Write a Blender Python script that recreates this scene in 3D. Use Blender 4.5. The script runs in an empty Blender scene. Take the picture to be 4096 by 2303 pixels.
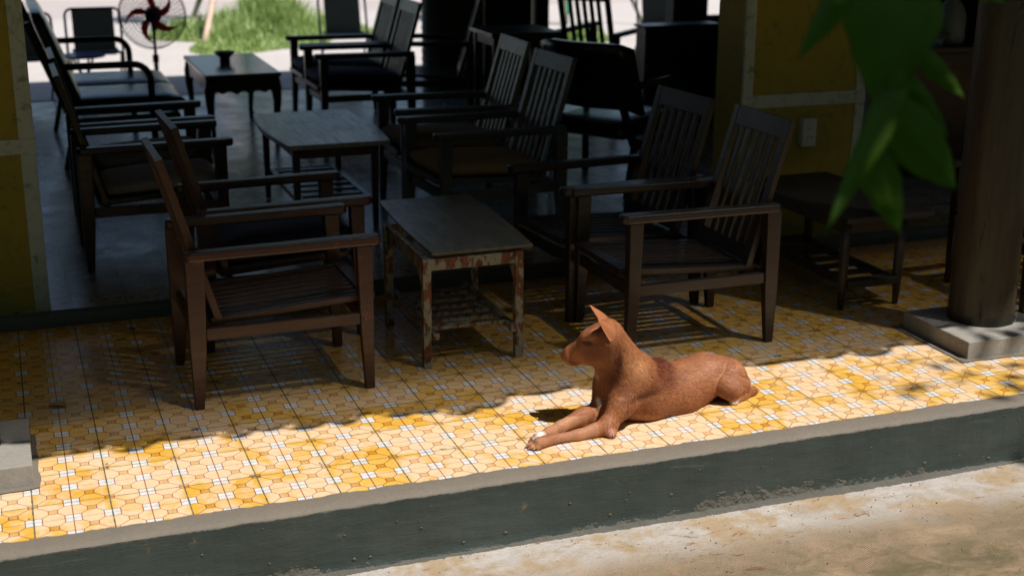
import bpy, bmesh, math, random
import numpy as np
from mathutils import Vector, Matrix, noise as mn
random.seed(7); rng=np.random.default_rng(7)
SC=bpy.context.scene
COL=SC.collection
rad=math.radians
SKY_STRENGTH=.07; SUN_ENERGY=5.0; EXPOSURE=.25

# ------------------------------------------------------------------ camera
cam_d=bpy.data.cameras.new('camera'); cam=bpy.data.objects.new('camera',cam_d); COL.objects.link(cam); SC.camera=cam
yaw,pitch,roll=0.3516,0.2927,0.0040
fwd=Vector((math.sin(yaw)*math.cos(pitch),math.cos(yaw)*math.cos(pitch),-math.sin(pitch)))
rt=Vector((math.cos(yaw),-math.sin(yaw),0)); up=rt.cross(fwd)
r2=rt*math.cos(roll)+up*math.sin(roll); u2=-rt*math.sin(roll)+up*math.cos(roll)
cam.matrix_world=Matrix(((r2.x,u2.x,-fwd.x,0.0298),(r2.y,u2.y,-fwd.y,-3.4466),(r2.z,u2.z,-fwd.z,1.6481),(0,0,0,1)))
cam_d.sensor_width=36; cam_d.lens=1.3627*36; cam_d.clip_start=.05; cam_d.clip_end=500
cam_d.dof.use_dof=True; cam_d.dof.focus_distance=4.15; cam_d.dof.aperture_fstop=2.8
# ------------------------------------------------------------------ light
SUN=Vector((.11,-.16,.38)).normalized()
elev=math.asin(SUN.z); 
w=bpy.data.worlds.new('World'); SC.world=w; w.use_nodes=True
nt=w.node_tree; bg=nt.nodes['Background']; sky=nt.nodes.new('ShaderNodeTexSky')
sky.sky_type='NISHITA'; sky.sun_disc=False; sky.sun_elevation=elev
sky.sun_rotation=math.atan2(SUN.x,SUN.y)
nt.links.new(sky.outputs[0],bg.inputs[0]); bg.inputs[1].default_value=SKY_STRENGTH
sl=bpy.data.lights.new('sun','SUN'); sl.energy=SUN_ENERGY; sl.angle=rad(.55); sl.color=(1,.965,.90)
so=bpy.data.objects.new('sun',sl); COL.objects.link(so); so.rotation_euler=(-SUN).to_track_quat('-Z','Y').to_euler()
so.location=(0,0,6)
SC.view_settings.view_transform='Standard'; SC.view_settings.look='None'; SC.view_settings.exposure=EXPOSURE; SC.view_settings.gamma=1
SC.render.engine='CYCLES'
SC.cycles.max_bounces=8; SC.cycles.diffuse_bounces=4; SC.cycles.glossy_bounces=4; SC.cycles.transparent_max_bounces=8
# ------------------------------------------------------------------ material helpers
class N:
    """tiny expression helper over shader nodes"""
    def __init__(s,nt): s.nt=nt
    def new(s,t,**k):
        n=s.nt.nodes.new(t)
        for a,b in k.items(): setattr(n,a,b)
        return n
    def put(s,inp,v):
        if v is None: return
        if hasattr(v,'is_output'): s.nt.links.new(v,inp)
        elif isinstance(v,(tuple,list)) and len(v)==3 and inp.type=='RGBA': inp.default_value=(*v,1)
        else: inp.default_value=v
    def m(s,op,a,b=None,c=None,clamp=False):
        n=s.new('ShaderNodeMath',operation=op); n.use_clamp=clamp
        s.put(n.inputs[0],a); s.put(n.inputs[1],b)
        if c is not None: s.put(n.inputs[2],c)
        return n.outputs[0]
    def mix(s,f,a,b,bt='MIX'):
        n=s.new('ShaderNodeMix',data_type='RGBA',blend_type=bt); n.clamp_factor=True
        s.put(n.inputs[0],f); s.put(n.inputs[6],a); s.put(n.inputs[7],b); return n.outputs[2]
    def coord(s,kind='Object',scale=(1,1,1),rot=(0,0,0),loc=(0,0,0)):
        t=s.new('ShaderNodeTexCoord'); mp=s.new('ShaderNodeMapping')
        mp.inputs['Scale'].default_value=scale; mp.inputs['Rotation'].default_value=rot; mp.inputs['Location'].default_value=loc
        s.nt.links.new(t.outputs[kind],mp.inputs[0]); return mp.outputs[0]
    def noise(s,co,scale,detail=4,rough=.55,dist=0,out='Fac'):
        n=s.new('ShaderNodeTexNoise'); s.put(n.inputs['Vector'],co); n.inputs['Scale'].default_value=scale
        n.inputs['Detail'].default_value=detail; n.inputs['Roughness'].default_value=rough; n.inputs['Distortion'].default_value=dist
        return n.outputs[out]
    def ramp(s,f,a,b,lo=0.,hi=1.):
        n=s.new('ShaderNodeMapRange'); s.put(n.inputs[0],f); n.inputs[1].default_value=a; n.inputs[2].default_value=b
        n.inputs[3].default_value=lo; n.inputs[4].default_value=hi; n.clamp=True; return n.outputs[0]
    def smooth(s,f,a,b,lo=0.,hi=1.):
        n=s.new('ShaderNodeMapRange',interpolation_type='SMOOTHSTEP'); s.put(n.inputs[0],f); n.inputs[1].default_value=a; n.inputs[2].default_value=b
        n.inputs[3].default_value=lo; n.inputs[4].default_value=hi; n.clamp=True; return n.outputs[0]
    def sep(s,v):
        n=s.new('ShaderNodeSeparateXYZ'); s.put(n.inputs[0],v); return n.outputs
    def comb(s,x,y,z=0.):
        n=s.new('ShaderNodeCombineXYZ'); s.put(n.inputs[0],x); s.put(n.inputs[1],y); s.put(n.inputs[2],z); return n.outputs[0]
    def white(s,v):
        n=s.new('ShaderNodeTexWhiteNoise',noise_dimensions='3D'); s.put(n.inputs['Vector'],v); return n.outputs['Value']
    def bump(s,h,strength=.3,dist=.002,normal=None):
        n=s.new('ShaderNodeBump'); n.inputs['Strength'].default_value=strength; n.inputs['Distance'].default_value=dist
        s.put(n.inputs['Height'],h)
        if normal is not None: s.put(n.inputs['Normal'],normal)
        return n.outputs[0]
def mat(name,color=(.5,.5,.5),rough=.5,metal=0,spec=.5):
    m=bpy.data.materials.new(name); m.use_nodes=True
    b=m.node_tree.nodes['Principled BSDF']; n=N(m.node_tree)
    n.put(b.inputs['Base Color'],color); n.put(b.inputs['Roughness'],rough); b.inputs['Metallic'].default_value=metal
    b.inputs['Specular IOR Level'].default_value=spec
    return m,n,b
def rnd(n):  # per-object random
    return n.new('ShaderNodeObjectInfo').outputs['Random']
def up_mask(n,a=.6,b=.95):
    g=n.new('ShaderNodeNewGeometry'); return n.ramp(n.sep(g.outputs['Normal'])[2],a,b)

def wood(name,c1,c2,dust,rough=.38,grain=(3,40,40),dustamt=.7,wear=None):
    m,n,b=mat(name); co=n.coord(scale=grain); co1=n.coord()
    g=n.noise(co,1.6,5,.6,.6); big=n.noise(co1,9,3)
    col=n.mix(n.ramp(g,.3,.7),c1,c2)
    col=n.mix(n.ramp(big,.35,.75,0,.55),col,tuple(x*.45 for x in c1))
    speck=n.noise(co1,160,2); worn=n.noise(co1,26,5,.7)
    if wear: col=n.mix(n.m('MULTIPLY',n.ramp(worn,.62,.68),n.ramp(speck,.45,.55)),col,wear)
    dn=n.noise(co,1.1,4,.65); 
    col=n.mix(n.m('MULTIPLY',up_mask(n),n.ramp(dn,.25,.7,.3*dustamt,dustamt)),col,dust)
    n.put(b.inputs['Base Color'],col)
    n.put(b.inputs['Roughness'],n.ramp(n.m('ADD',g,worn),.7,1.3,rough,rough+.22))
    n.put(b.inputs['Normal'],n.bump(n.m('ADD',g,n.m('MULTIPLY',speck,.5)),.25,.0012))
    b.inputs['Coat Weight'].default_value=.25; b.inputs['Coat Roughness'].default_value=.25
    return m
W_RED=wood('mahogany_wood',(.072,.018,.006),(.030,.009,.005),(.060,.062,.046),.36,wear=(.25,.07,.03))
W_DARK=wood('dark_stained_wood',(.030,.011,.007),(.012,.007,.006),(.032,.037,.035),.30)
W_BLACK=wood('black_lacquered_wood',(.012,.010,.010),(.006,.006,.006),(.02,.022,.025),.22,dustamt=.3)
W_GREY=wood('weathered_grey_wood',(.40,.36,.31),(.10,.09,.08),(.40,.37,.33),.26,grain=(30,3,30),dustamt=.4)
W_TOP2=wood('worn_brown_board',(.17,.155,.110),(.07,.068,.050),(.18,.175,.13),.34,grain=(30,4,30),dustamt=.5)
W_BROWN=wood('brown_wood',(.095,.050,.022),(.045,.024,.012),(.05,.045,.035),.45)
# peeling paint
def peeling():
    m,n,b=mat('peeling_cream_paint'); co=n.coord()
    a=n.noise(n.coord(scale=(1,1,.45)),34,5,.65); f=n.noise(co,120,3)
    bare=n.mix(n.ramp(n.noise(n.coord(scale=(1,1,.3)),60,4),.35,.65),(.20,.060,.020),(.07,.026,.013))
    paint=n.mix(n.ramp(f,.3,.7),(.30,.29,.21),(.20,.19,.13))
    k=n.ramp(a,.485,.515); col=n.mix(k,bare,paint); n.put(b.inputs['Base Color'],col)
    n.put(b.inputs['Roughness'],.55); n.put(b.inputs['Normal'],n.bump(n.m('ADD',k,n.m('MULTIPLY',f,.3)),.7,.0015)); return m
PEEL=peeling()
def simple(name,c,rough=.5,metal=0,var=.25,scale=20,bump=.1,bdist=.002,spec=.5):
    m,n,b=mat(name,c,rough,metal,spec); co=n.coord(); f=n.noise(co,scale,5,.6)
    n.put(b.inputs['Base Color'],n.mix(n.ramp(f,.3,.7),tuple(x*(1-var) for x in c),tuple(min(1,x*(1+var*.5)) for x in c)))
    n.put(b.inputs['Roughness'],n.ramp(f,.3,.7,rough*.85,min(1,rough*1.15)))
    if bump: n.put(b.inputs['Normal'],n.bump(n.noise(co,scale*4,4),bump,bdist))
    return m
CUSH_NAVY=simple('navy_fabric',(.022,.028,.060),.8,scale=60,bump=.4,var=.3)
CUSH_TAN=simple('tan_fabric',(.27,.17,.075),.85,scale=60,bump=.4,var=.25)
CUSH_BEIGE=simple('beige_fabric',(.26,.23,.17),.85,scale=60,bump=.4,var=.25)
VINYL=simple('black_vinyl',(.010,.010,.012),.22,scale=12,bump=.15,bdist=.006)
STEEL=simple('grey_metal_tube',(.10,.105,.11),.35,1,scale=50)
WEAVE=None
def weave(name,c1,c2,s=90):
    m,n,b=mat(name); x,y,z=n.sep(n.coord())
    a=n.m('SINE',n.m('MULTIPLY',z,s*6.283)); col=n.mix(n.ramp(a,-.3,.5),c1,c2)
    col=n.mix(n.ramp(n.noise(n.coord(),9,3),.3,.7,0,.5),col,tuple(x*.6 for x in c1)); n.put(b.inputs['Base Color'],col)
    n.put(b.inputs['Roughness'],.7); n.put(b.inputs['Normal'],n.bump(a,.5,.002)); return m
WEAVE=weave('woven_plastic',(.20,.21,.20),(.30,.31,.29),70)
def _tl(m,f):
    nt=m.node_tree; b=nt.nodes['Principled BSDF']; o=nt.nodes['Material Output']; t=nt.nodes.new('ShaderNodeBsdfTranslucent'); t.inputs[0].default_value=(.3,.32,.3,1)
    x=nt.nodes.new('ShaderNodeMixShader'); x.inputs[0].default_value=f; nt.links.new(b.outputs[0],x.inputs[1]); nt.links.new(t.outputs[0],x.inputs[2]); nt.links.new(x.outputs[0],o.inputs[0])
_tl(WEAVE,.4)
def _tr(m,f,c):
    _tl(m,f); m.node_tree.nodes['Translucent BSDF'].inputs[0].default_value=(*c,1)
BLUEM=simple('blue_laminate',(.05,.09,.22),.3,scale=14)
BLACKP=simple('black_plastic',(.012,.012,.013),.35)
REDP=simple('red_plastic',(.75,.015,.008),.3)
_tr(REDP,.5,(.9,.03,.01))
WHITEP=simple('white_plastic',(.55,.56,.53),.35,var=.12)
CHAR=simple('dark_slot',(.01,.01,.01),.8)
LEAFDRY=simple('dry_leaf',(.40,.23,.06),.6,scale=60)
BAMBOO=simple('sun_bleached_bamboo',(.62,.45,.36),.6,scale=18)
BAMBOOD=simple('dark_bamboo',(.10,.11,.06),.6,scale=18)
GREENNET=simple('green_shade_net',(.01,.34,.20),.6,scale=60,bump=.6)
BARK=simple('bark',(.12,.085,.055),.85,scale=24,bump=.9,bdist=.01)
# plaster
def plaster(name,c,c2,stain,under=None):
    m,n,b=mat(name); co=n.coord(); a=n.noise(co,3.5,5,.6); f=n.noise(co,28,6,.7); z=n.sep(n.coord('Object'))[2]
    col=n.mix(n.ramp(a,.3,.7),c,c2); col=n.mix(n.m('MULTIPLY',n.ramp(f,.54,.68),n.ramp(a,.35,.6)),col,stain)
    d=n.noise(n.coord(scale=(1,1,2.2)),9,6,.75,.8)
    col=n.mix(n.ramp(n.m('ADD',n.m('MULTIPLY',z,-1.6),d),.12,.50,0,.8),col,stain); col=n.mix(n.ramp(n.noise(n.coord(scale=(1,1,.3)),13,6,.8),.56,.7,0,.5),col,stain)
    n.put(b.inputs['Base Color'],col); n.put(b.inputs['Roughness'],.75); n.put(b.inputs['Normal'],n.bump(n.m('ADD',f,n.noise(co,90,3)),.5,.004)); return m
YEL=plaster('ochre_plaster',(.37,.285,.022),(.30,.24,.035),(.14,.15,.04))
TRIM=plaster('off_white_plaster',(.54,.59,.53),(.46,.51,.45),(.17,.20,.15))
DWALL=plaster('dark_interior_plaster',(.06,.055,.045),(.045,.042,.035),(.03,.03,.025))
CONC=None
def concrete(name,c1,c2,dark,sc=1.,rough=.8):
    m,n,b=mat(name); co=n.coord(); a=n.noise(co,5*sc,6,.65); f=n.noise(co,55*sc,6,.7); v=n.noise(co,14*sc,6,.75,1.5)
    col=n.mix(n.ramp(a,.3,.7),c1,c2); col=n.mix(n.ramp(f,.3,.8,0,.5),col,dark); col=n.mix(n.ramp(v,.60,.68,0,.6),col,dark)
    n.put(b.inputs['Base Color'],col); n.put(b.inputs['Roughness'],rough); n.put(b.inputs['Normal'],n.bump(n.m('ADD',f,n.m('MULTIPLY',v,.8)),.5,.004)); return m
PLINTH=concrete('plinth_cement',(.34,.31,.27),(.25,.235,.21),(.14,.135,.12),1.2)
MORTAR=concrete('curb_mortar',(.185,.150,.115),(.15,.13,.105),(.10,.085,.07),1.5)
# ------------------------------------------------------------------ tiles
def veranda_tiles():
    m,n,b=mat('yellow_octagon_tiles'); x,y,z=n.sep(n.coord())
    co=n.coord()
    wob=n.noise(co,40,3,.6); u=n.m('DIVIDE',x,.2); v=n.m('DIVIDE',y,.2)
    M=n.m
    fu=M('FRACT',u); fv=M('FRACT',v)
    du=M('SUBTRACT',.5,M('ABSOLUTE',M('SUBTRACT',fu,.5))); dv=M('SUBTRACT',.5,M('ABSOLUTE',M('SUBTRACT',fv,.5)))   # distance to tile edge (0..0.5)
    a=M('SUBTRACT',.25,M('ABSOLUTE',M('SUBTRACT',du,.25))); bb=M('SUBTRACT',.25,M('ABSOLUTE',M('SUBTRACT',dv,.25)))
    c=M('MAXIMUM',a,bb); d=M('MAXIMUM',M('SUBTRACT',.25,a),M('SUBTRACT',.25,bb))
    corner=M('LESS_THAN',M('MAXIMUM',du,dv),.25)
    notc=M('SUBTRACT',1.,corner)
    WS,OS,L=.107,.060,.0056
    white=M('MULTIPLY',M('LESS_THAN',c,WS),notc)
    orange=M('MAXIMUM',M('LESS_THAN',d,OS),M('MULTIPLY',corner,M('LESS_THAN',c,OS)))
    sq=M('MAXIMUM',white,orange)
    def near(val,t,w): return n.ramp(M('ABSOLUTE',M('SUBTRACT',val,t)),w*.6,w*1.4,1,0)
    l1=M('MULTIPLY',near(c,WS,L*1.1),notc); l2=near(d,OS,L); l3=M('MULTIPLY',near(c,OS,L),corner)
    ln=M('MULTIPLY',near(M('SUBTRACT',a,bb),.0,L*1.35),M('SUBTRACT',1.,sq))
    midu=near(du,.5,L*1.25); midv=near(dv,.5,L*.7); 
    lines=M('MAXIMUM',M('MAXIMUM',l1,l2),M('MAXIMUM',M('MAXIMUM',l3,ln),M('MAXIMUM',midu,midv)))
    tid=n.comb(M('FLOOR',u),M('FLOOR',v)); wn=n.white(tid); wn2=n.white(n.comb(M('FLOOR',v),M('FLOOR',u),3.3))
    # pale patches: scuffs differing per tile, plus sun glare painted along the front
    sc=n.noise(co,7,5,.6,.6); edge=M('MINIMUM',du,dv)
    pale=n.ramp(M('ADD',M('ADD',M('MULTIPLY',wn,.34),M('MULTIPLY',sc,1.15)),M('MULTIPLY',n.ramp(edge,.0,.09),.12)),.70,.88); front=n.ramp(M('ADD',y,M('MULTIPLY',n.noise(co,2.5,3),.5)),.75,1.25,1.,.12); pale=M('MULTIPLY',pale,front)
    pale=M('MULTIPLY',pale,n.ramp(n.noise(co,60,4),.2,.6,.65,1.))
    yel=n.mix(wn2,(.65,.355,.045),(.69,.42,.10)); yel=n.mix(n.ramp(n.noise(co,18,5,.65),.35,.7,0,.45),yel,(.54,.30,.045))
    yel=n.mix(M('MULTIPLY',pale,.92),yel,(.69,.515,.355))
    org=n.mix(M('MULTIPLY',pale,.85),(.50,.23,.022),(.62,.42,.22))
    wht=n.mix(n.ramp(n.noise(co,45,4),.35,.75),(.66,.65,.63),(.48,.48,.44))
    col=n.mix(orange,yel,org); col=n.mix(white,col,wht)
    lc=n.mix(pale,(.17,.018,.008),(.34,.085,.05)); lc=n.mix(M('MULTIPLY',n.ramp(sc,.45,.6),.55),lc,(.16,.07,.03))
    col=n.mix(lines,col,lc)
    # grime and small chips
    gr=n.noise(co,30,6,.75); col=n.mix(n.ramp(gr,.58,.78,0,.5),col,(.25,.17,.08))
    spot=n.noise(co,90,2,.5); col=n.mix(M('MULTIPLY',n.ramp(spot,.74,.78),.7),col,(.14,.08,.04))
    # joints
    jw=n.ramp(wob,.3,.7,.005,.0155); ju=n.m('LESS_THAN',du,M('MULTIPLY',jw,.95)); jv=n.m('LESS_THAN',dv,M('MULTIPLY',jw,.75))
    cr=n.smooth(n.noise(co,9,5,.7),.60,.66); crack=M('MULTIPLY',n.m('LESS_THAN',M('MINIMUM',du,dv),.07),n.m('GREATER_THAN',n.noise(n.coord(loc=(3,1,0)),11,5,.7),.655))
    j=M('MAXIMUM',M('MAXIMUM',ju,jv),crack)
    jc=n.mix(n.ramp(n.noise(co,35,5),.3,.7),(.060,.066,.046),(.15,.125,.085))
    col=n.mix(j,col,jc); n.put(b.inputs['Base Color'],col)
    ro=n.ramp(n.noise(co,12,5,.7),.3,.7,.22,.42); ro=M('ADD',ro,M('MULTIPLY',pale,.10)); ro=n.mix(j,ro,(.8,.8,.8))
    n.put(b.inputs['Roughness'],ro)
    tilt=n.comb(M('MULTIPLY',M('SUBTRACT',wn,.5),.5),M('MULTIPLY',M('SUBTRACT',wn2,.5),.5))
    h=M('ADD',M('MULTIPLY',j,-1.),M('ADD',M('MULTIPLY',gr,.12),M('MULTIPLY',lines,-.05)))
    h=M('ADD',h,M('ADD',M('MULTIPLY',M('MULTIPLY',M('SUBTRACT',wn,.5),fu),.5),M('MULTIPLY',M('MULTIPLY',M('SUBTRACT',wn2,.5),fv),.5)))
    n.put(b.inputs['Normal'],n.bump(h,.6,.0025)); b.inputs['Specular IOR Level'].default_value=.45
    return m
TILE=veranda_tiles()
def inner_tiles():
    m,n,b=mat('grey_glazed_tiles'); x,y,z=n.sep(n.coord()); co=n.coord(); M=n.m
    u=M('DIVIDE',x,.2); v=M('DIVIDE',M('ADD',y,.02),.2); fu=M('FRACT',u); fv=M('FRACT',v)
    du=M('SUBTRACT',.5,M('ABSOLUTE',M('SUBTRACT',fu,.5))); dv=M('SUBTRACT',.5,M('ABSOLUTE',M('SUBTRACT',fv,.5)))
    j=n.m('LESS_THAN',M('MINIMUM',du,dv),n.ramp(n.noise(co,30,3),.3,.7,.016,.028))
    wn=n.white(n.comb(M('FLOOR',u),M('FLOOR',v)))
    base=n.mix(wn,(.27,.30,.28),(.38,.40,.36)); base=n.mix(n.ramp(n.noise(co,6,6,.7),.35,.7),base,(.21,.23,.21))
    # dotted border row along the threshold
    brd=M('MULTIPLY',n.m('LESS_THAN',y,2.02),n.m('GREATER_THAN',y,1.80))
    bc=n.mix(n.ramp(n.noise(co,20,4),.3,.7),(.34,.30,.16),(.26,.22,.11))
    bx=M('SUBTRACT',M('FRACT',M('DIVIDE',x,.05)),.5); by=M('DIVIDE',M('SUBTRACT',y,1.90),.05)
    dot=n.m('LESS_THAN',M('ADD',M('MULTIPLY',bx,bx),M('MULTIPLY',by,by)),.07)
    bc=n.mix(dot,bc,(.06,.03,.025)); ln=n.m('LESS_THAN',M('ABSOLUTE',M('SUBTRACT',M('ABSOLUTE',M('SUBTRACT',y,1.9)),.05)),.004)
    bc=n.mix(ln,bc,(.12,.05,.03)); base=n.mix(brd,base,bc)
    base=n.mix(j,base,(.035,.045,.04)); n.put(b.inputs['Base Color'],base)
    n.put(b.inputs['Roughness'],n.ramp(n.noise(co,5,5,.7),.3,.75,.14,.40))
    h=M('ADD',M('MULTIPLY',j,-1.),M('ADD',M('MULTIPLY',M('MULTIPLY',M('SUBTRACT',wn,.5),fu),.8),M('MULTIPLY',n.noise(co,16,4),.5)))
    n.put(b.inputs['Normal'],n.bump(h,.35,.0025)); return m
INNER=inner_tiles()
def riser_mat():
    m,n,b=mat('grey_green_painted_render'); co=n.coord(scale=(1,1,6)); co1=n.coord()
    br=n.noise(n.coord(scale=(1,1,9),rot=(0,.12,0)),22,6,.7,.5); a=n.noise(co1,5,5,.6); f=n.noise(co1,80,4,.7)
    col=n.mix(n.ramp(a,.3,.7),(.026,.040,.036),(.044,.058,.053)); col=n.mix(n.ramp(br,.62,.78,0,.35),col,(.10,.115,.105))
    s=n.noise(co1,17,5,.7); col=n.mix(n.ramp(s,.66,.72,0,.8),col,(.15,.115,.06)); dr=n.noise(n.coord(scale=(1,1,.12)),42,3,.6); col=n.mix(n.m('MULTIPLY',n.ramp(dr,.66,.74),n.ramp(a,.42,.58,0,.6)),col,(.10,.075,.04)); lt=n.noise(n.coord(scale=(.5,1,2)),7,6,.8,1.2); col=n.mix(n.ramp(lt,.60,.72,0,.55),col,(.105,.118,.108))
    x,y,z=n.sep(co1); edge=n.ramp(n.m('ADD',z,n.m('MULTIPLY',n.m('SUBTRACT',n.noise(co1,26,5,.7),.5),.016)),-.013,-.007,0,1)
    col=n.mix(edge,col,(.36,.33,.29))  # pale lip: highlight on the step's top edge painted into the colour
    n.put(b.inputs['Base Color'],col); n.put(b.inputs['Roughness'],n.ramp(br,.3,.7,.30,.5))
    n.put(b.inputs['Normal'],n.bump(n.m('ADD',n.m('MULTIPLY',br,.8),n.m('ADD',n.m('MULTIPLY',a,2.2),n.m('MULTIPLY',f,.12))),.55,.006)); return m
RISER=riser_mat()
SPLASH=concrete('splashed_cement',(.100,.092,.074),(.070,.066,.054),(.035,.034,.029),4,.75)
def ground_mat():
    m,n,b=mat('stained_cement_ground'); co=n.coord(); x,y,z=n.sep(co); M=n.m
    big=n.noise(co,2.2,5,.6); mid=n.noise(n.coord(scale=(.7,1.3,1)),8,6,.7,.8); fine=n.noise(co,110,4,.7)
    # pale trowelled strip beside the step, browner further out (an older pour)
    t=M('ADD',M('ADD',y,.205),M('ADD',M('MULTIPLY',x,.018),M('MULTIPLY',M('SUBTRACT',mid,.5),.22)))
    strip=n.smooth(t,-.13,.05)
    brown=n.mix(n.ramp(mid,.38,.62),(.29,.195,.120),(.135,.105,.052)); brown=n.mix(n.ramp(n.noise(n.coord(loc=(5,2,0)),11,6,.75,1.),.48,.64,0,.8),brown,(.10,.085,.035))
    pale=n.mix(n.ramp(mid,.4,.7),(.44,.405,.375),(.33,.285,.245)); pale=n.mix(n.ramp(n.noise(n.coord(loc=(1,7,0)),6,5,.7),.47,.60,0,.85),pale,(.34,.235,.13))
    far=n.ramp(M('ADD',t,0.),-.30,-.05); mixb=n.mix(far,brown,n.mix(.35,brown,(.50,.37,.26)))
    col=n.mix(strip,mixb,pale)
    rst=M('MULTIPLY',n.ramp(n.noise(n.coord(scale=(1,2.2,1)),9,7,.8,1.5),.585,.65),n.ramp(big,.40,.52)); col=n.mix(M('MULTIPLY',rst,.9),col,(.15,.055,.022))
    dk=n.noise(co,38,3,.6); col=n.mix(M('MULTIPLY',n.ramp(dk,.70,.75),.8),col,(.045,.025,.015))
    # cloth-pattern print pressed in the cement
    k=n.coord(scale=(1,1,1),rot=(0,0,.55)); kd=n.noise(co,14,3); kx,ky,kz=n.sep(k); kx=M('ADD',kx,M('MULTIPLY',kd,.010)); ky=M('ADD',ky,M('MULTIPLY',kd,-.012))
    pa=M('MULTIPLY',M('SINE',M('MULTIPLY',kx,900)),M('SINE',M('MULTIPLY',ky,560)))
    msk=M('MULTIPLY',M('SUBTRACT',1.,strip),n.ramp(n.noise(n.coord(loc=(9,0,0)),3.5,3),.36,.52))
    pr=M('MULTIPLY',n.ramp(pa,.0,.5),msk); col=n.mix(M('MULTIPLY',pr,.6),col,(.085,.065,.03))
    col=n.mix(n.ramp(fine,.5,.8,0,.35),col,(.16,.12,.08))
    n.put(b.inputs['Base Color'],col)
    ro=n.mix(strip,(.8,.8,.8),n.mix(n.ramp(n.noise(co,30,4),.35,.65),(.28,.28,.28),(.60,.60,.60))); n.put(b.inputs['Roughness'],ro)
    h=M('ADD',M('ADD',M('MULTIPLY',fine,.8),M('MULTIPLY',mid,1.4)),M('MULTIPLY',pr,-.9)); n.put(b.inputs['Normal'],n.bump(h,.75,.004)); return m
GROUND=ground_mat()
PAVE=concrete('sunlit_concrete',(.56,.51,.495),(.48,.44,.425),(.36,.33,.32),.5,.85)
ROAD=concrete('pale_road',(.48,.42,.41),(.42,.37,.36),(.33,.29,.28),.3,.85)
# ------------------------------------------------------------------ mesh helpers
def tag(o,label=None,cat=None,group=None,kind=None):
    if label: o['label']=label
    if cat: o['category']=cat
    if group: o['group']=group
    if kind: o['kind']=kind
    return o
def empty(name,loc=(0,0,0),rz=0,label=None,cat=None,group=None):
    o=bpy.data.objects.new(name,None); o.empty_display_size=.1; COL.objects.link(o); o.location=loc; o.rotation_euler=(0,0,rz)
    return tag(o,label,cat,group)
def obj(name,bm,m,parent=None,bevel=0,smooth=False,seg=2):
    me=bpy.data.meshes.new(name); bmesh.ops.recalc_face_normals(bm,faces=bm.faces); bm.to_mesh(me); bm.free()
    for x in (m if isinstance(m,(list,tuple)) else [m]): me.materials.append(x)
    if smooth: me.polygons.foreach_set('use_smooth',[True]*len(me.polygons))
    o=bpy.data.objects.new(name,me); COL.objects.link(o)
    if parent: o.parent=parent
    if bevel:
        md=o.modifiers.new('bevel','BEVEL'); md.width=bevel; md.segments=seg; md.limit_method='ANGLE'
    return o
def copy_tree(o,parent=None):
    c=o.copy(); COL.objects.link(c); c.parent=parent
    for ch in o.children: copy_tree(ch,c)
    return c
def hexa(bm,P):   # 8 points: bottom 4, top 4
    v=[bm.verts.new(p) for p in P]
    for f in ((3,2,1,0),(4,5,6,7),(0,1,5,4),(1,2,6,5),(2,3,7,6),(3,0,4,7)): bm.faces.new([v[i] for i in f])
def box(bm,x0,x1,y0,y1,z0,z1):
    hexa(bm,[(x0,y0,z0),(x1,y0,z0),(x1,y1,z0),(x0,y1,z0),(x0,y0,z1),(x1,y0,z1),(x1,y1,z1),(x0,y1,z1)])
def beam(bm,a,b,w,t,upv=(0,0,1),w2=None,t2=None):
    a=Vector(a);b=Vector(b);d=(b-a).normalized(); s=d.cross(Vector(upv)); s.normalize(); n=s.cross(d)
    w2=w if w2 is None else w2; t2=t if t2 is None else t2
    P=[]
    for p,ww,tt in ((a,w,t),(b,w2,t2)):
        P+=[p-s*ww/2-n*tt/2,p+s*ww/2-n*tt/2,p+s*ww/2+n*tt/2,p-s*ww/2+n*tt/2]
    hexa(bm,P)
def tube(bm,pts,r,seg=10,closed=False,cap=True):
    pts=[Vector(p) for p in pts]; n=len(pts); rings=[]
    rs=r if isinstance(r,(list,tuple)) else [r]*n
    prev=None
    for i,p in enumerate(pts):
        if closed: d=(pts[(i+1)%n]-pts[i-1]).normalized()
        else: d=(pts[min(i+1,n-1)]-pts[max(i-1,0)]).normalized()
        if prev is None:
            s=d.cross(Vector((0,0,1)))
            if s.length<.1: s=d.cross(Vector((0,1,0)))
        else: s=prev-d*prev.dot(d)
        s.normalize(); prev=s; t=d.cross(s)
        rings.append([bm.verts.new(p+(s*math.cos(a)+t*math.sin(a))*rs[i]) for a in [2*math.pi*k/seg for k in range(seg)]])
    for i in range(n if closed else n-1):
        A=rings[i];B=rings[(i+1)%n]
        for k in range(seg): bm.faces.new((A[k],A[(k+1)%seg],B[(k+1)%seg],B[k]))
    if not closed and cap: bm.faces.new(rings[0][::-1]); bm.faces.new(rings[-1])
def lathe(bm,prof,c=(0,0,0),seg=24,sx=1,sy=1):
    rings=[]
    for r,z in prof: rings.append([bm.verts.new((c[0]+r*sx*math.cos(2*math.pi*k/seg),c[1]+r*sy*math.sin(2*math.pi*k/seg),c[2]+z)) for k in range(seg)])
    for A,B in zip(rings,rings[1:]):
        for k in range(seg): bm.faces.new((A[k],A[(k+1)%seg],B[(k+1)%seg],B[k]))
    bm.faces.new(rings[0][::-1]); bm.faces.new(rings[-1])
def prism(bm,poly,z0,z1):
    a=[bm.verts.new((x,y,z0)) for x,y in poly]; b=[bm.verts.new((x,y,z1)) for x,y in poly]
    bm.faces.new(a[::-1]); bm.faces.new(b)
    for i in range(len(poly)): j=(i+1)%len(poly); bm.faces.new((a[i],a[j],b[j],b[i]))
def prismY(bm,poly,y0,y1):  # poly in x,z
    a=[bm.verts.new((x,y0,z)) for x,z in poly]; b=[bm.verts.new((x,y1,z)) for x,z in poly]
    bm.faces.new(a[::-1]); bm.faces.new(b)
    for i in range(len(poly)): j=(i+1)%len(poly); bm.faces.new((a[i],a[j],b[j],b[i]))
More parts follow.
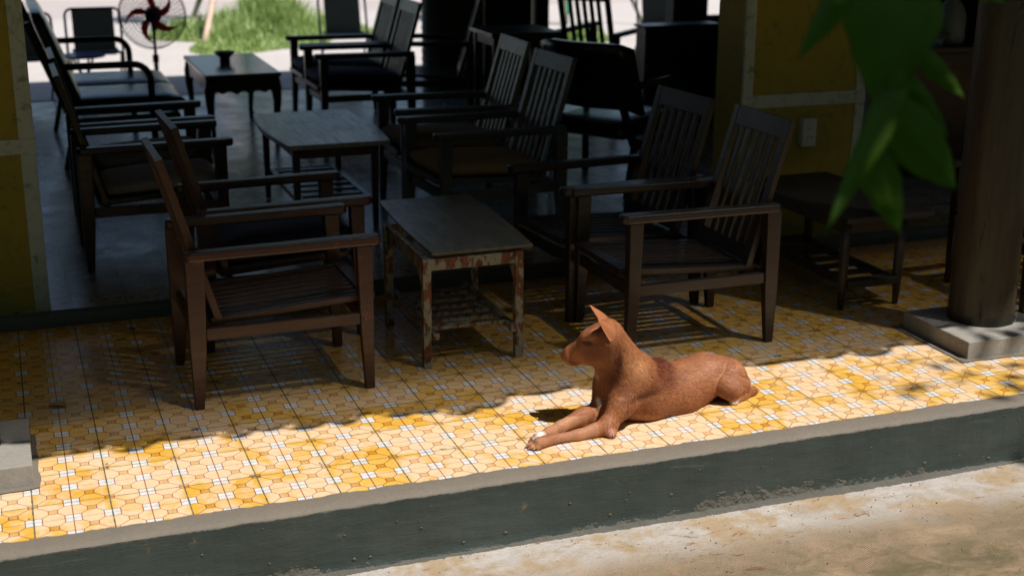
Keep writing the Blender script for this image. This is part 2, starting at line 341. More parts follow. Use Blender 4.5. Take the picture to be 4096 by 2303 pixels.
B_=bmesh.new
def grid_sheet(name,x0,x1,y0,y1,nx,ny,zf,m,parent=None):
    bm=B_(); V=[[bm.verts.new((x0+(x1-x0)*i/nx,y0+(y1-y0)*j/ny,zf(x0+(x1-x0)*i/nx,y0+(y1-y0)*j/ny))) for i in range(nx+1)] for j in range(ny+1)]
    for j in range(ny):
        for i in range(nx): bm.faces.new((V[j][i],V[j][i+1],V[j+1][i+1],V[j+1][i]))
    return obj(name,bm,m,parent,smooth=True)

def fbm(x,y,z=0,o=4):
    return mn.fractal(Vector((x,y,z)),.9,2.0,o)
# ------------------------------------------------------------------ setting
bm=B_(); box(bm,-9,14,-.062,1.78,-.5,0.0)
# veranda floor: tile sheet on top of the body (body stops 4 mm lower)
bm.free()
bm=B_(); box(bm,-9,14,-.010,1.80,-.5,-.004); o=obj('veranda_base',bm,MORTAR); tag(o,kind='structure')
o=grid_sheet('veranda_floor',-9,14,.004,1.79,460,12,lambda x,y:0.0,TILE); tag(o,kind='structure')
# curb: mortar strip and painted riser as one displaced sheet each
def curb():
    x0,x1,n=-1.6,5.2,2400
    bm=B_(); rows=[]
    prof=[(.012,-.0005),(-.004,.0012),(-.02,.0022),(-.040,.0016),(-.056,-.0002),(-.064,-.0035),(-.0685,-.009)]
    for px,pz in prof:
        r=[]
        for i in range(n+1):
            x=x0+(x1-x0)*i/n
            wv=.006*fbm(x*1.3,2)+.0016*fbm(x*9,7)
            inner=.010*fbm(x*6,11)+.006*fbm(x*30,4) if px>.0 else 0
            r.append(bm.verts.new((x,px+(wv if px<0 else 0)+max(-.012,inner),pz+.0010*fbm(x*14,px*40))))
        rows.append(r)
    for A,Bq in zip(rows,rows[1:]):
        for i in range(n): bm.faces.new((A[i],A[i+1],Bq[i+1],Bq[i]))
    o=obj('curb_edge',bm,MORTAR,smooth=True); tag(o,kind='structure')
    bm=B_(); rows=[]; m=26
    for k in range(m+1):
        z=-.0085-.2*k/m; r=[]
        for i in range(n+1):
            x=x0+(x1-x0)*i/n; wv=.006*fbm(x*1.3,2)+.0016*fbm(x*9,7)
            y=-.0685+wv+.0022*fbm(x*2.5,z*9)+.0012*fbm(x*9,z*50,3)-.012*max(0,(k-m+5)/5)**2
            r.append(bm.verts.new((x,y,z)))
        rows.append(r)
    for A,Bq in zip(rows,rows[1:]):
        for i in range(n): bm.faces.new((A[i],A[i+1],Bq[i+1],Bq[i]))
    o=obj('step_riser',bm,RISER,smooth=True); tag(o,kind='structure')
    # splashed cement left along the foot of the step
    bm=B_(); rows=[]; m=44; H=.105
    def hgt(x):
        g=.010+.048*math.exp(-((x-2.02)/.22)**2)+.022*math.exp(-((x-2.45)/.38)**2)+.030*math.exp(-((x-.62)/.16)**2)+.014*math.exp(-((x-1.55)/.2)**2)
        return max(.004,g*(1+.35*fbm(x*7,5)))
    for k in range(m+1):
        r=[]; zz=-.203+H*k/m
        for i in range(n+1):
            x=x0+(x1-x0)*i/n; h=hgt(x); q=(zz+.203)/h; wv=.006*fbm(x*1.3,2)+.0016*fbm(x*9,7)
            yr=-.0685+wv+.0022*fbm(x*2.5,zz*9)+.0012*fbm(x*9,zz*50,3)-.012*max(0,(k/m*-.105/.2+1-1+.12)/.12 if zz<-.19 else 0)**2
            rgh=.0034*fbm(x*30,zz*30,9,5)+.0016*fbm(x*95,zz*95,4,4)+.0016*fbm(x*210,zz*210,1,3)
            A=.0075*(1-q)+.010*math.exp(-q*4)+rgh*(1.3 if q<1.2 else 1.0)-.0018
            if q>1: A-= .006*(q-1)
            r.append(bm.verts.new((x,yr-max(-.004,A),zz)))
        rows.append(r)
    for A,Bq in zip(rows,rows[1:]):
        for i in range(n): bm.faces.new((A[i],A[i+1],Bq[i+1],Bq[i]))
    rr=random.Random(3)
    for _ in range(70):       # stray lumps thrown up the painted face
        x=rr.uniform(-.3,3.4); z=-.2+.17*rr.random()**1.6; s=rr.uniform(.0012,.0042)*(1.3 if z<-.12 else .9)
        wv=.006*fbm(x*1.3,2)+.0016*fbm(x*9,7)
        res=bmesh.ops.create_icosphere(bm,subdivisions=2,radius=s)
        for v in res['verts']:
            v.co=Vector((v.co.x*1.4,v.co.y*.6,v.co.z))*(1+.5*fbm(v.co.x*300+x*9,v.co.y*300,v.co.z*300)); v.co+=Vector((x,-.0685+wv-.0005,z))
    o=obj('step_footing',bm,SPLASH,smooth=True); tag(o,kind='structure')
    # crumbs of cement and dirt on the path
    bm=B_()
    for _ in range(420):
        x=rr.uniform(-.2,3.4); y=-.085-.75*rr.random()**1.7; s=rr.uniform(.0008,.0028)
        res=bmesh.ops.create_icosphere(bm,subdivisions=1,radius=s)
        for v in res['verts']: v.co=v.co*(1+.5*fbm(v.co.x*500+x*9,v.co.y*500,v.co.z*500))+Vector((x,y,-.1995))
    o=obj('grit',bm,SPLASH,smooth=True); tag(o,'scattered crumbs of cement and dirt on the path below the step','grit',kind='stuff')
curb()
o=grid_sheet('ground',-200,200,-200,200,2,2,lambda x,y:-.212,simple('grassy_yard',(.065,.125,.03),.9,scale=2,var=.4)); tag(o,kind='structure')
o=grid_sheet('path',-3,9,-2.4,-.04,700,140,lambda x,y:-.2+.0022*fbm(x*2.5,y*3)+.0010*fbm(x*16,y*16,2),GROUND); tag(o,kind='structure')
# threshold step and inner floor
bm=B_(); 
n=300
rows=[]
for (py,pz) in ((1.772,.0),(1.768,.028),(1.772,.048),(1.785,.0565),(1.81,.0560)):
    rows.append([bm.verts.new((-9+23*i/n,py+.004*fbm(i*.2,pz*9),pz+.002*fbm(i*.3,3) if pz>0 else -.002)) for i in range(n+1)])
for A,Bq in zip(rows,rows[1:]):
    for i in range(n): bm.faces.new((A[i],A[i+1],Bq[i+1],Bq[i]))
SILL=concrete('threshold_cement',(.10,.125,.108),(.07,.09,.077),(.04,.05,.043),1.5,.75)
o=obj('threshold',bm,SILL,smooth=True); tag(o,kind='structure')
bm=B_(); box(bm,-9,14,1.80,6.86,-.5,.053); o=obj('inner_floor',bm,INNER); tag(o,kind='structure')
bm=B_(); box(bm,-9,14,6.862,7.0,-.5,.045); o=obj('back_kerb',bm,MORTAR,bevel=.008); tag(o,kind='structure')
bm=B_(); box(bm,-40,60,7.0,13.6,-.5,-.05); o=obj('pavement',bm,PAVE); tag(o,kind='structure')
bm=B_(); box(bm,-60,80,13.6,60,-.5,-.11); o=obj('road',bm,ROAD); tag(o,kind='structure')
# pillars ---------------------------------------------------------------
def pillar(name,x0,x1,y0,y1,zt,label,trim_side):
    t=empty(name,((x0+x1)/2,(y0+y1)/2,0),0,label,'pillar'); cx,cy=(x0+x1)/2,(y0+y1)/2
    bm=B_(); box(bm,x0-cx,x1-cx,y0-cy,y1-cy,-.02,zt); obj('shaft',bm,YEL,t,bevel=.006)
    yy=y0-cy
    def strip(a,b,c,d,nm='trim'):
        bm=B_(); 
        box(bm,a-cx,b-cx,yy-.006,yy+.01,c,d); obj(nm,bm,TRIM,t,bevel=.0025)
    for a,b in trim_side:
        strip(a,b,.035,.6449); strip(a,b,.7021,zt)
    strip(min(s[0] for s in trim_side)-.002,max(s[1] for s in trim_side)+.002,.645,.702,'band')
    return t
pl=pillar('plastered_pillar',-1.2,.122,1.838,2.09,2.9,'ochre plastered pillar with off-white trim at the left edge of the veranda',[(.070,.124)])
bm=B_(); box(bm,-1.2+.54,.124+.54,-.126-.0065,-.11,.6455,.7015); obj('band',bm,TRIM,pl,bevel=.0025)
pr_=pillar('plastered_pillar',3.038,3.655,1.866,2.115,2.9,'ochre plastered pillar with off-white trim and a power socket behind the side table',[(3.036,3.085),(3.606,3.657)])
# socket
t=empty('wall_socket',(3.36,1.861,.53),0,'white double power socket box mounted on the right ochre pillar','socket')
bm=B_(); box(bm,-.036,.036,-.032,.005,-.062,.062); obj('back_box',bm,WHITEP,t,bevel=.004)
bm=B_(); box(bm,-.034,.034,-.037,-.0325,-.060,.060); obj('face_plate',bm,WHITEP,t,bevel=.002)
for z in (-.02,.02):
    bm=B_()
    for x in (-.008,.008): lathe(bm,[(.0032,-.001),(.0032,.001)],(x,0,0),10)
    bmesh.ops.rotate(bm,cent=(0,0,0),matrix=Matrix.Rotation(math.pi/2,3,'X'),verts=bm.verts)
    bmesh.ops.translate(bm,vec=(0,-.0375,z),verts=bm.verts); obj('socket_hole',bm,CHAR,t)
# round posts on plinths -----------------------------------------------
def log_mat():
    m,n,b=mat('old_log_wood'); co=n.coord(scale=(1,1,.12)); c1=n.coord()
    g=n.noise(co,46,6,.7,.4); col=n.mix(n.ramp(g,.3,.7),(.042,.030,.015),(.020,.016,.009)); 
    crk=n.noise(n.coord(scale=(1,1,.07)),17,4,.6,.7); k=n.ramp(n.m('ABSOLUTE',n.m('SUBTRACT',crk,.5)),.0,.010,1,0); k=n.m('MULTIPLY',k,n.ramp(n.noise(c1,5,2),.45,.55))
    col=n.mix(k,col,(.012,.008,.006)); s=n.noise(c1,28,5,.7); col=n.mix(n.ramp(s,.66,.70,0,.8),col,(.02,.014,.01))
    n.put(b.inputs['Base Color'],col); n.put(b.inputs['Roughness'],n.ramp(g,.3,.7,.45,.62)); n.put(b.inputs['Normal'],n.bump(n.m('ADD',n.m('MULTIPLY',g,.5),n.m('MULTIPLY',k,-2.)),.6,.003)); return m
LOG=log_mat()
def post(cx,cy,r,px0,px1,py0,py1,lab1,lab2,foot=None):
    bm=B_(); box(bm,px0-cx,px1-cx,py0-cy,py1-cy,-.004,.066)
    bmesh.ops.subdivide_edges(bm,edges=bm.edges,cuts=5,use_grid_fill=True)
    for v in bm.verts: v.co+=Vector((fbm(v.co.x*9,v.co.y*9,1),fbm(v.co.x*9,v.co.y*9,5),fbm(v.co.x*9,v.co.y*9,8)*.5))*.0022
    o=obj('cement_plinth',bm,PLINTH,bevel=.004); o.location=(cx,cy,0); tag(o,lab2,'plinth')
    bm=B_(); seg=64; rings=[]
    for k in range(60):
        z=2.6*k/59; rings.append([bm.verts.new(((r*(1-.03*z)+.004*fbm(math.cos(a)*1.5,math.sin(a)*1.5,z*.8)+.0015*fbm(math.cos(a)*8,math.sin(a)*8,z*.6))*math.cos(a),(r*(1-.03*z)+.004*fbm(math.cos(a)*1.5,math.sin(a)*1.5,z*.8)+.0015*fbm(math.cos(a)*8,math.sin(a)*8,z*.6))*math.sin(a),z)) for a in [2*math.pi*q/seg for q in range(seg)]])
    for A,Bq in zip(rings,rings[1:]):
        for k in range(seg): bm.faces.new((A[k],A[(k+1)%seg],Bq[(k+1)%seg],Bq[k]))
    bm.faces.new(rings[0][::-1]); bm.faces.new(rings[-1])
    o=obj('log_post',bm,LOG,smooth=True); o.location=(cx,cy,.066); tag(o,lab1,'post')
post(3.335,.555,.118,3.117,3.52,.334,.716,'thick round brown log post with cracks on the right cement plinth','square cement plinth under the thick log post on the right, edge of the veranda')
post(-.165,.53,.098,-.36,.010,.337,.700,'dark round log post cut off by the left edge of the picture','square cement plinth at the far left, its front half in the sun')
# mortar bed round the plinths
for a,b_,c,d,nm in ((3.085,3.55,.31,.74,'a'),(-.39,.026,.312,.72,'b')):
    bm=B_(); poly=[]
    for k in range(64):
        t_=k/64*4; s=int(t_); f=t_-s
        p=[(a+(b_-a)*f,c),(b_,c+(d-c)*f),(b_-(b_-a)*f,d),(a,d-(d-c)*f)][s]
        poly.append((p[0]+.005*fbm(p[0]*14,p[1]*14),p[1]+.012*fbm(p[0]*14,p[1]*14,4)))
    vs=[bm.verts.new((x,y,.0035)) for x,y in poly]; bm.faces.new(vs)
    o=obj('mortar_bed',bm,MORTAR); tag(o,kind='structure')
# roof with a scalloped tiled eave (above the picture, casts the shade line)
def roof():
    t=empty('tiled_roof',(0,0,2.4),0,'terracotta tiled roof over the veranda whose scalloped eave throws the wavy shade edge','roof')
    bm=B_(); n=1200; x0,x1=-6,12
    lobes=[(-.2,.03,.1),(.0,.02,.08),(.13,.012,.07),(.29,.05,.07),(.47,.015,.08),(.60,.052,.06),(.70,.03,.05),(.81,.055,.08),(.93,.06,.06),(1.11,.055,.07),(1.20,.06,.06),(1.30,.105,.09),(1.40,.08,.08),(1.6,.02,.08),(1.8,.04,.08),(2.0,.03,.07),(2.2,.05,.08),(2.45,.02,.1),(2.56,.02,.06),(2.68,.035,.07),(2.85,.065,.10),(3.1,.02,.09)]
    rr=random.Random(5); x=3.25
    while x<11: lobes.append((x,rr.uniform(.01,.06),rr.uniform(.06,.1))); x+=rr.uniform(.12,.22)
    x=-.35
    while x>-6: lobes.append((x,rr.uniform(.01,.06),rr.uniform(.06,.1))); x-=rr.uniform(.12,.22)
    def edge(x):
        m_=0
        for c,d,h in lobes:
            q=abs(x-.695-c)/h
            if q<1: m_=max(m_,d*math.cos(q*math.pi/2)**.7)
        return -.470-m_
    zr=lambda y:(y+.47)*.2532
    A=[];Bq=[];A2=[];B2=[]
    for i in range(n+1):
        x=x0+(x1-x0)*i/n; e=edge(x)
        A.append(bm.verts.new((x,e,.0))); Bq.append(bm.verts.new((x,e,.018))); A2.append(bm.verts.new((x,e+.014,.003))); B2.append(bm.verts.new((x,e+.014,.021)))
    for i in range(n):
        for P_,Q_ in ((A,Bq),(Bq,B2),(B2,A2),(A2,A)): bm.faces.new((P_[i],P_[i+1],Q_[i+1],Q_[i]))
    box(bm,x0,x1,.525,1.90,.30,.56)
    # unseen laths added behind the scalloped edge to leak a dim share of sun
    def gap(s): 
        T_=[(-.2,.14),(0,.13),(.12,.085),(.24,.035),(.4,.018),(.6,.010),(.85,.004),(1.0,.0)]
        for (s0,g0),(s1,g1) in zip(T_,T_[1:]):
            if s<=s1: return g0+(g1-g0)*(s-s0)/(s1-s0)
        return 0
    pt=.016; y=-.580
    while y<.56:
        fine=y<-.44; dx=.03 if fine else .12; nn=int((x1-x0)/dx); prev=None; z=zr(y)
        for i in range(nn+1):
            x=x0+dx*i
            if fine and y<edge(x)+.010: prev=None; continue
            xs=x-.695; mx=.22+.78*max(0,min(1,(xs-.15)/.6)) if xs<2 else 1-.25*max(0,min(1,(xs-2)/.6))
            g=gap(y+.45); s_=y+.45
            if xs<2.1: g*=1-.75*max(0,min(1,(s_-.12)/.14))*max(0,min(1,(2.1-xs)/.5))
            g=max(0,min(.5,g*mx*(1+.8*fbm(x*1.1,y*1.6,3)))); g=g+.085*min(1,g/.015)
            w_=pt*(1.02-g)
            ring=[bm.verts.new(q) for q in ((x,y,z),(x,y+w_,z),(x,y+w_,z+.003),(x,y,z+.003))]
            if prev:
                for q in range(4): bm.faces.new((prev[q],prev[(q+1)%4],ring[(q+1)%4],ring[q]))
            prev=ring
        y+=pt
    obj('eave',bm,simple('terracotta',(.20,.10,.06),.8,scale=8),t)
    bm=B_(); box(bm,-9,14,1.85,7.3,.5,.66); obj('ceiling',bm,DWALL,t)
    bm=B_(); box(bm,-9,14,1.84,2.1,.36,.5); obj('beam',bm,W_DARK,t)
roof()
# inner room walls (mostly out of the picture; they keep the room dark)
def wall(x0,x1,y0,y1,z0,z1,lab,m=DWALL,name='interior_wall',cat='wall'):
    bm=B_(); box(bm,x0,x1,y0,y1,z0,z1); o=obj(name,bm,m,bevel=.004); return tag(o,lab,cat)
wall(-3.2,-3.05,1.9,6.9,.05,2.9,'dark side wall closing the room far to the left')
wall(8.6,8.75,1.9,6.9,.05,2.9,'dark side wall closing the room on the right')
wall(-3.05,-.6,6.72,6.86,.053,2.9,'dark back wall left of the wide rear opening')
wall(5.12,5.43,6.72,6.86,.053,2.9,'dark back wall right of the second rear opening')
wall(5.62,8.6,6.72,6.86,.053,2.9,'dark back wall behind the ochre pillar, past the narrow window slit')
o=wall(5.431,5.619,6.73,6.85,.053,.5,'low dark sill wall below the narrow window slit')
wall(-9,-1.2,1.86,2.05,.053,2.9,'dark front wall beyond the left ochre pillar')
# added unseen walls around the viewer: block the sky, green to tint the bounce
YW=simple('green_bounce_wall',(.045,.13,.022),.9,scale=6,var=.5)
wall(-7,11,-8.2,-8.0,-.3,5.5,'added green wall behind the viewer, blocking the low sky',YW,'sky_block_wall')
wall(-7.2,-7.0,-8,1.8,-.3,4.5,'added green wall blocking the sky at the left of the yard',YW,'sky_block_wall')
wall(9.4,9.6,-8,1.8,-.3,4.5,'added green wall blocking the sky at the right of the yard',YW,'sky_block_wall')
BL=weave('light_cut_slats',(.10,.075,.04),(.05,.035,.02),60)  # blinds added out of view to cut light entering from the back
for a,b_,l in ((-.6,3.0,'added unseen blind cutting the light above the wide rear opening'),(3.94,5.11,'added unseen blind cutting the light above the second rear opening')):
    bm=B_(); box(bm,a,b_,6.76,6.775,2.25,2.9); tag(obj('light_cut_blind',bm,BL),l,'blind')
# ribbed column and dark wood door leaf at the back
bm=B_(); 
for k in range(46): lathe(bm,[(.060,.0),(.064,.012),(.066,.028),(.064,.044),(.060,.0555)],(0,0,.056*k),20)
o=obj('ribbed_column',bm,simple('ribbed_grey_render',(.20,.23,.19),.5,scale=9)); o.location=(3.00,6.40,.053); tag(o,'thin grey-green ribbed column in the middle of the back of the room','column')
t=empty('folded_door',(3.16,6.50,.053),0,'very dark wooden folded door panels right of the ribbed column','door')
for i,(a,b_) in enumerate(((-.10,.28),(.285,.66))):
    bm=B_(); box(bm,a,b_,-.02,.02,0,2.5); 
    obj('door_panel',bm,W_BLACK,t,bevel=.004)
    bm=B_()
    for z in (.25,1.05,1.85): box(bm,a+.05,b_-.05,-.026,-.0201,z,z+.6)
    obj('panel_moulding',bm,W_DARK,t,bevel=.004)
bm=B_(); box(bm,3.83,3.93,6.40,6.52,.053,2.9); tag(obj('dark_doorpost',bm,W_BLACK,bevel=.004),'black wooden doorpost at the left side of the second rear opening','doorpost')
# ------------------------------------------------------------------ furniture
def cyl_join(): pass
def armchair(name,W_,label=None,group=None,arm_mat=None):
    """slatted lounge chair; rear at x=0, front +x, centred on y"""
    t=empty(name,(0,0,0),0,label,'armchair',group); am=arm_mat or W_
    hw=.222
    for s in (-1,1):
        y=s*hw
        for rear in (1,0):
            bm=B_(); w=.021
            if rear: P=[(.004,.033),(.0,.058)]      # bottom (x0,x1), top
            else: P=[(.560,.590),(.540,.592)]
            (a,b_),(c,d)=P
            m1,m2=(.001,.055) if rear else (.548,.594)
            # three sections: foot, seat height, arm
            sec=[(0,a,b_,.013),(.20,(a*.4+c*.6) if not rear else .0,(b_ if not rear else .050),.018),(.49,c,d,.0205)]
            rings=[]
            for z,xa,xb,hy in sec: rings.append([bm.verts.new(p) for p in ((xa,y-hy,z),(xb,y-hy,z),(xb,y+hy,z),(xa,y+hy,z))])
            for A_,B2 in zip(rings,rings[1:]):
                for k in range(4): bm.faces.new((A_[k],A_[(k+1)%4],B2[(k+1)%4],B2[k]))
            bm.faces.new(rings[0][::-1]); bm.faces.new(rings[-1]); obj('leg',bm,W_,t,bevel=.003)
        # armrest: rounded plan, slight widening at the front
        bm=B_(); poly=[]
        L=.622; 
        for k in range(7): a=math.pi/2+math.pi*k/6; poly.append((.014+.014*math.cos(a)*1.,y+.024*math.sin(a)))
        for k in range(7): a=-math.pi/2+math.pi*k/6; poly.append((L-.018+.018*math.cos(a),y+.031*math.sin(a)))
        prism(bm,poly,.4905,.5205)
        for v in bm.verts: v.co.z+=-.006*(1-(v.co.x/L))+.003*math.sin(v.co.x/L*3.1)
        obj('armrest',bm,am,t,bevel=.009,seg=3)
        bm=B_(); box(bm,.052,.548,y-.011,y+.011,.226,.266); obj('side_rail',bm,W_,t,bevel=.003)
    bm=B_(); box(bm,.555,.577,-hw+.02,hw-.02,.222,.262); obj('front_rail',bm,W_,t,bevel=.003)
    bm=B_(); box(bm,.018,.038,-hw+.02,hw-.02,.226,.262); obj('rear_rail',bm,W_,t,bevel=.003)
    # seat: frame + lengthwise slats, tilting back
    bm=B_()
    def sz(x): return .262+.030*(x-.09)/.46
    for y,wd in ((-.182,.030),(.182,.030)): beam(bm,(.075,y,sz(.075)+.014),(.575,y,sz(.575)+.014),wd,.022)
    for i in range(7):
        y=-.140+.28*i/6; beam(bm,(.10,y,sz(.10)+.016),(.56,y,sz(.56)+.016),.026,.014)
    box(bm,.562,.606,-.196,.196,sz(.57)+.004,sz(.57)+.028); box(bm,.070,.100,-.166,.166,sz(.08)+.004,sz(.08)+.024)
    obj('seat',bm,W_,t,bevel=.002)
    # back: frame and five slats in one leaning panel
    bm=B_(); a=Vector((.105,0,.262)); b_=Vector((-.052,0,.800)); d=(b_-a).normalized(); nrm=Vector((d.z,0,-d.x)); Lb=(b_-a).length
    def at(y,l): return a+d*l+Vector((0,y,0))
    for y in (-.180,.180): beam(bm,at(y,-.02),at(y,Lb),.036,.024,nrm)
    beam(bm,at(-.1618,Lb-.0375),at(.1618,Lb-.0375),.075,.022,nrm)
    beam(bm,at(-.1618,.06),at(.1618,.06),.05,.020,nrm)
    for i in range(5):
        y=-.108+.216*i/4; beam(bm,at(y,.084),at(y,Lb-.074),.030,.012,nrm)
    obj('backrest',bm,W_,t,bevel=.0022)
    return t
def place(proto,used,x,y,rz,label,group,z=0):
    o=proto if not used else copy_tree(proto)
    o.location=(x,y,z); o.rotation_euler=(0,0,rz); tag(o,label,None,group); return o
G1='slatted wooden lounge armchairs on the veranda and in the room'
A=armchair('slatted_armchair',W_RED); IZ=.055
place(A,0,.502,.990,rad(.6),'reddish brown slatted armchair without cushion, nearest to the viewer on the left of the veranda',G1)
place(A,1,.610,1.525,rad(1.5),'reddish brown slatted armchair with a navy seat cushion, just behind the nearest left armchair',G1)
Bc=armchair('slatted_armchair',W_DARK)
place(Bc,0,2.577,.972,math.pi+rad(.5),'dark slatted armchair right behind the dog, its back to the power socket wall',G1)
place(Bc,1,2.520,1.480,math.pi+rad(5.5),'empty dark slatted armchair beyond the one behind the dog, turned slightly away',G1)
place(Bc,1,.285,2.520,0,'dark slatted armchair with a beige cushion beside the left pillar inside the room',G1,IZ)
place(Bc,1,.295,3.080,0,'second dark slatted armchair along the left side, right next to the long black settee',G1,IZ)
C1=armchair('slatted_armchair',wood('greenish_grey_worn_wood',(.060,.066,.058),(.030,.034,.030),(.10,.11,.10),.36))
place(C1,0,2.315,2.365,math.pi+rad(4),'grey-worn slatted armchair with a tan cushion, nearer of the two facing the weathered table',G1,IZ)
place(C1,1,2.345,2.960,math.pi-rad(1.),'grey-worn slatted armchair with a tan cushion, farther of the two facing the weathered table',G1,IZ)
place(Bc,1,2.42,5.035,math.pi,'dark armchair with navy cushion beside the low lacquered table, nearer of its pair',G1,IZ)
place(Bc,1,2.44,5.570,math.pi,'dark armchair with navy cushion beside the low lacquered table, farther of its pair',G1,IZ)
place(Bc,1,2.98,5.35,math.pi-.3,'dark empty armchair standing behind the navy-cushioned pair, next to the ribbed column',G1,IZ)
place(Bc,1,3.82,5.45,rad(40),'dark slatted armchair seen from behind in the bright second rear opening',G1,IZ)
place(Bc,1,4.24,.96,math.pi+rad(2),'dark reddish slatted armchair half hidden behind the thick log post',G1)
# cushions (loose, top level)
def cushion(x,y,rz,z,label,m,h=.085,lx=.47,ly=.385):
    bm=B_(); bmesh.ops.create_cube(bm,size=1)
    bmesh.ops.subdivide_edges(bm,edges=bm.edges,cuts=9,use_grid_fill=True)
    for v in bm.verts:
        p=v.co*2; q=1-.14*abs(p.z)**3
        sx=(1-.05*abs(p.y)**6); sy=(1-.05*abs(p.x)**6)
        puff=1-.30*max(abs(p.x),abs(p.y))**5
        v.co=Vector((p.x*lx/2*q*sx,p.y*ly/2*q*sy,p.z*h/2*puff+.003*fbm(p.x*1.5,p.y*1.5)))
    o=obj('seat_cushion',bm,m,smooth=True); 
    c,s=math.cos(rz),math.sin(rz); ox=.335
    o.location=(x+c*ox,y+s*ox,z+.292+h/2+.006); o.rotation_euler=(0,rad(-3.2),rz)
    return tag(o,label,'cushion','seat cushions on the armchairs')
cushion(.600,1.525,rad(1.5),0,'navy blue seat cushion on the second left armchair of the veranda',CUSH_NAVY,.105,.50,.39)
cushion(.285,2.520,0,IZ,'beige seat cushion on the armchair beside the left pillar',CUSH_BEIGE,.07)
cushion(.295,3.080,0,IZ,'beige seat cushion on the armchair next to the long dark settee',CUSH_BEIGE,.07)
cushion(2.315,2.365,math.pi+rad(4),IZ,'tan seat cushion on the nearer armchair facing the weathered table',CUSH_TAN,.085,.52)
cushion(2.345,2.960,math.pi-rad(1),IZ,'tan seat cushion on the farther armchair facing the weathered table',CUSH_TAN,.085,.52)
cushion(2.42,5.035,math.pi,IZ,'navy cushion on the nearer armchair by the lacquered table',CUSH_NAVY,.10,.53)
cushion(2.44,5.570,math.pi,IZ,'navy cushion on the farther armchair by the lacquered table',CUSH_NAVY,.10,.53)
# ---- middle table with peeling paint
def mid_table():
    t=empty('peeling_table',(1.48,1.14,0),0,'low table with worn brown top and peeling cream paint on legs, left of the dog','table')
    X0,X1,Y0,Y1=-.166,.166,-.243,.247
    bm=B_(); T=.3965
    poly=[]
    pts=[(-.148,-.256),(.215,-.254),(.247,.545),(-.118,.545)]
    n=14
    for k in range(n): f=k/n; poly.append((pts[0][0]+(pts[1][0]-pts[0][0])*f,pts[0][1]+.002*f))
    for k in range(n): f=k/n; poly.append((pts[1][0]+(pts[2][0]-pts[1][0])*f+.012*math.sin(f*3.14),pts[1][1]+(pts[2][1]-pts[1][1])*f))
    for k in range(n): f=k/n; poly.append((pts[2][0]+(pts[3][0]-pts[2][0])*f,pts[2][1]))
    for k in range(n): f=k/n; poly.append((pts[3][0]+(pts[0][0]-pts[3][0])*f-.012*math.sin(f*3.14),pts[3][1]+(pts[0][1]-pts[3][1])*f))
    prism(bm,poly,T+.002,T+.012)
    obj('table_top',bm,W_TOP2,t,bevel=.0015)
    bm=B_(); prism(bm,[(x*.96+.01,y*.97+.006) for x,y in poly],T-.010,T+.0015); obj('under_board',bm,W_BROWN,t)
    for x,y in ((X0,Y0),(X1,Y0),(X0,Y1),(X1,Y1)):
        bm=B_(); beam(bm,(x,y,0),(x,y,.388),.028,.028,(0,1,0),.030,.030); obj('leg',bm,PEEL,t,bevel=.002)
    for y in (Y0,Y1):
        bm=B_(); box(bm,X0+.0152,X1-.0152,y-.009,y+.009,.345,.386); obj('apron',bm,PEEL,t,bevel=.0015)
    for x in (X0,X1):
        poly=[(Y0+.0152,.388),(Y0+.0152,.26)]
        for k in range(9): a=k/8; poly.append((Y0+.016+.085*a,.26+.078*math.sin(a*math.pi/2)))
        for k in range(9): a=k/8; poly.append((Y1-.016-.085*(1-a),.338-.078*(1-math.cos(a*math.pi/2))))
        poly+= [(Y1-.0152,.26),(Y1-.0152,.388)]
        bm=B_(); a_=[bm.verts.new((x-.009,p,q)) for p,q in poly]; b_=[bm.verts.new((x+.009,p,q)) for p,q in poly]
        bm.faces.new(a_); bm.faces.new(b_[::-1])
        for i in range(len(poly)): j=(i+1)%len(poly); bm.faces.new((a_[i],a_[j],b_[j],b_[i]))
        obj('curved_bracket',bm,PEEL,t)
        bm=B_(); dx=.026 if x<0 else -.026; beam(bm,(x+dx,Y0-.035,.118),(x+dx,Y1+.03,.124),.022,.024); obj('shelf_rail',bm,PEEL,t,bevel=.002)
    bm=B_()
    for i in range(6):
        y=Y0+.05+i*.077; box(bm,X0+.036,X1-.036,y-.018,y+.018,.118,.130)
    obj('shelf_slats',bm,PEEL,t,bevel=.0015)
mid_table()
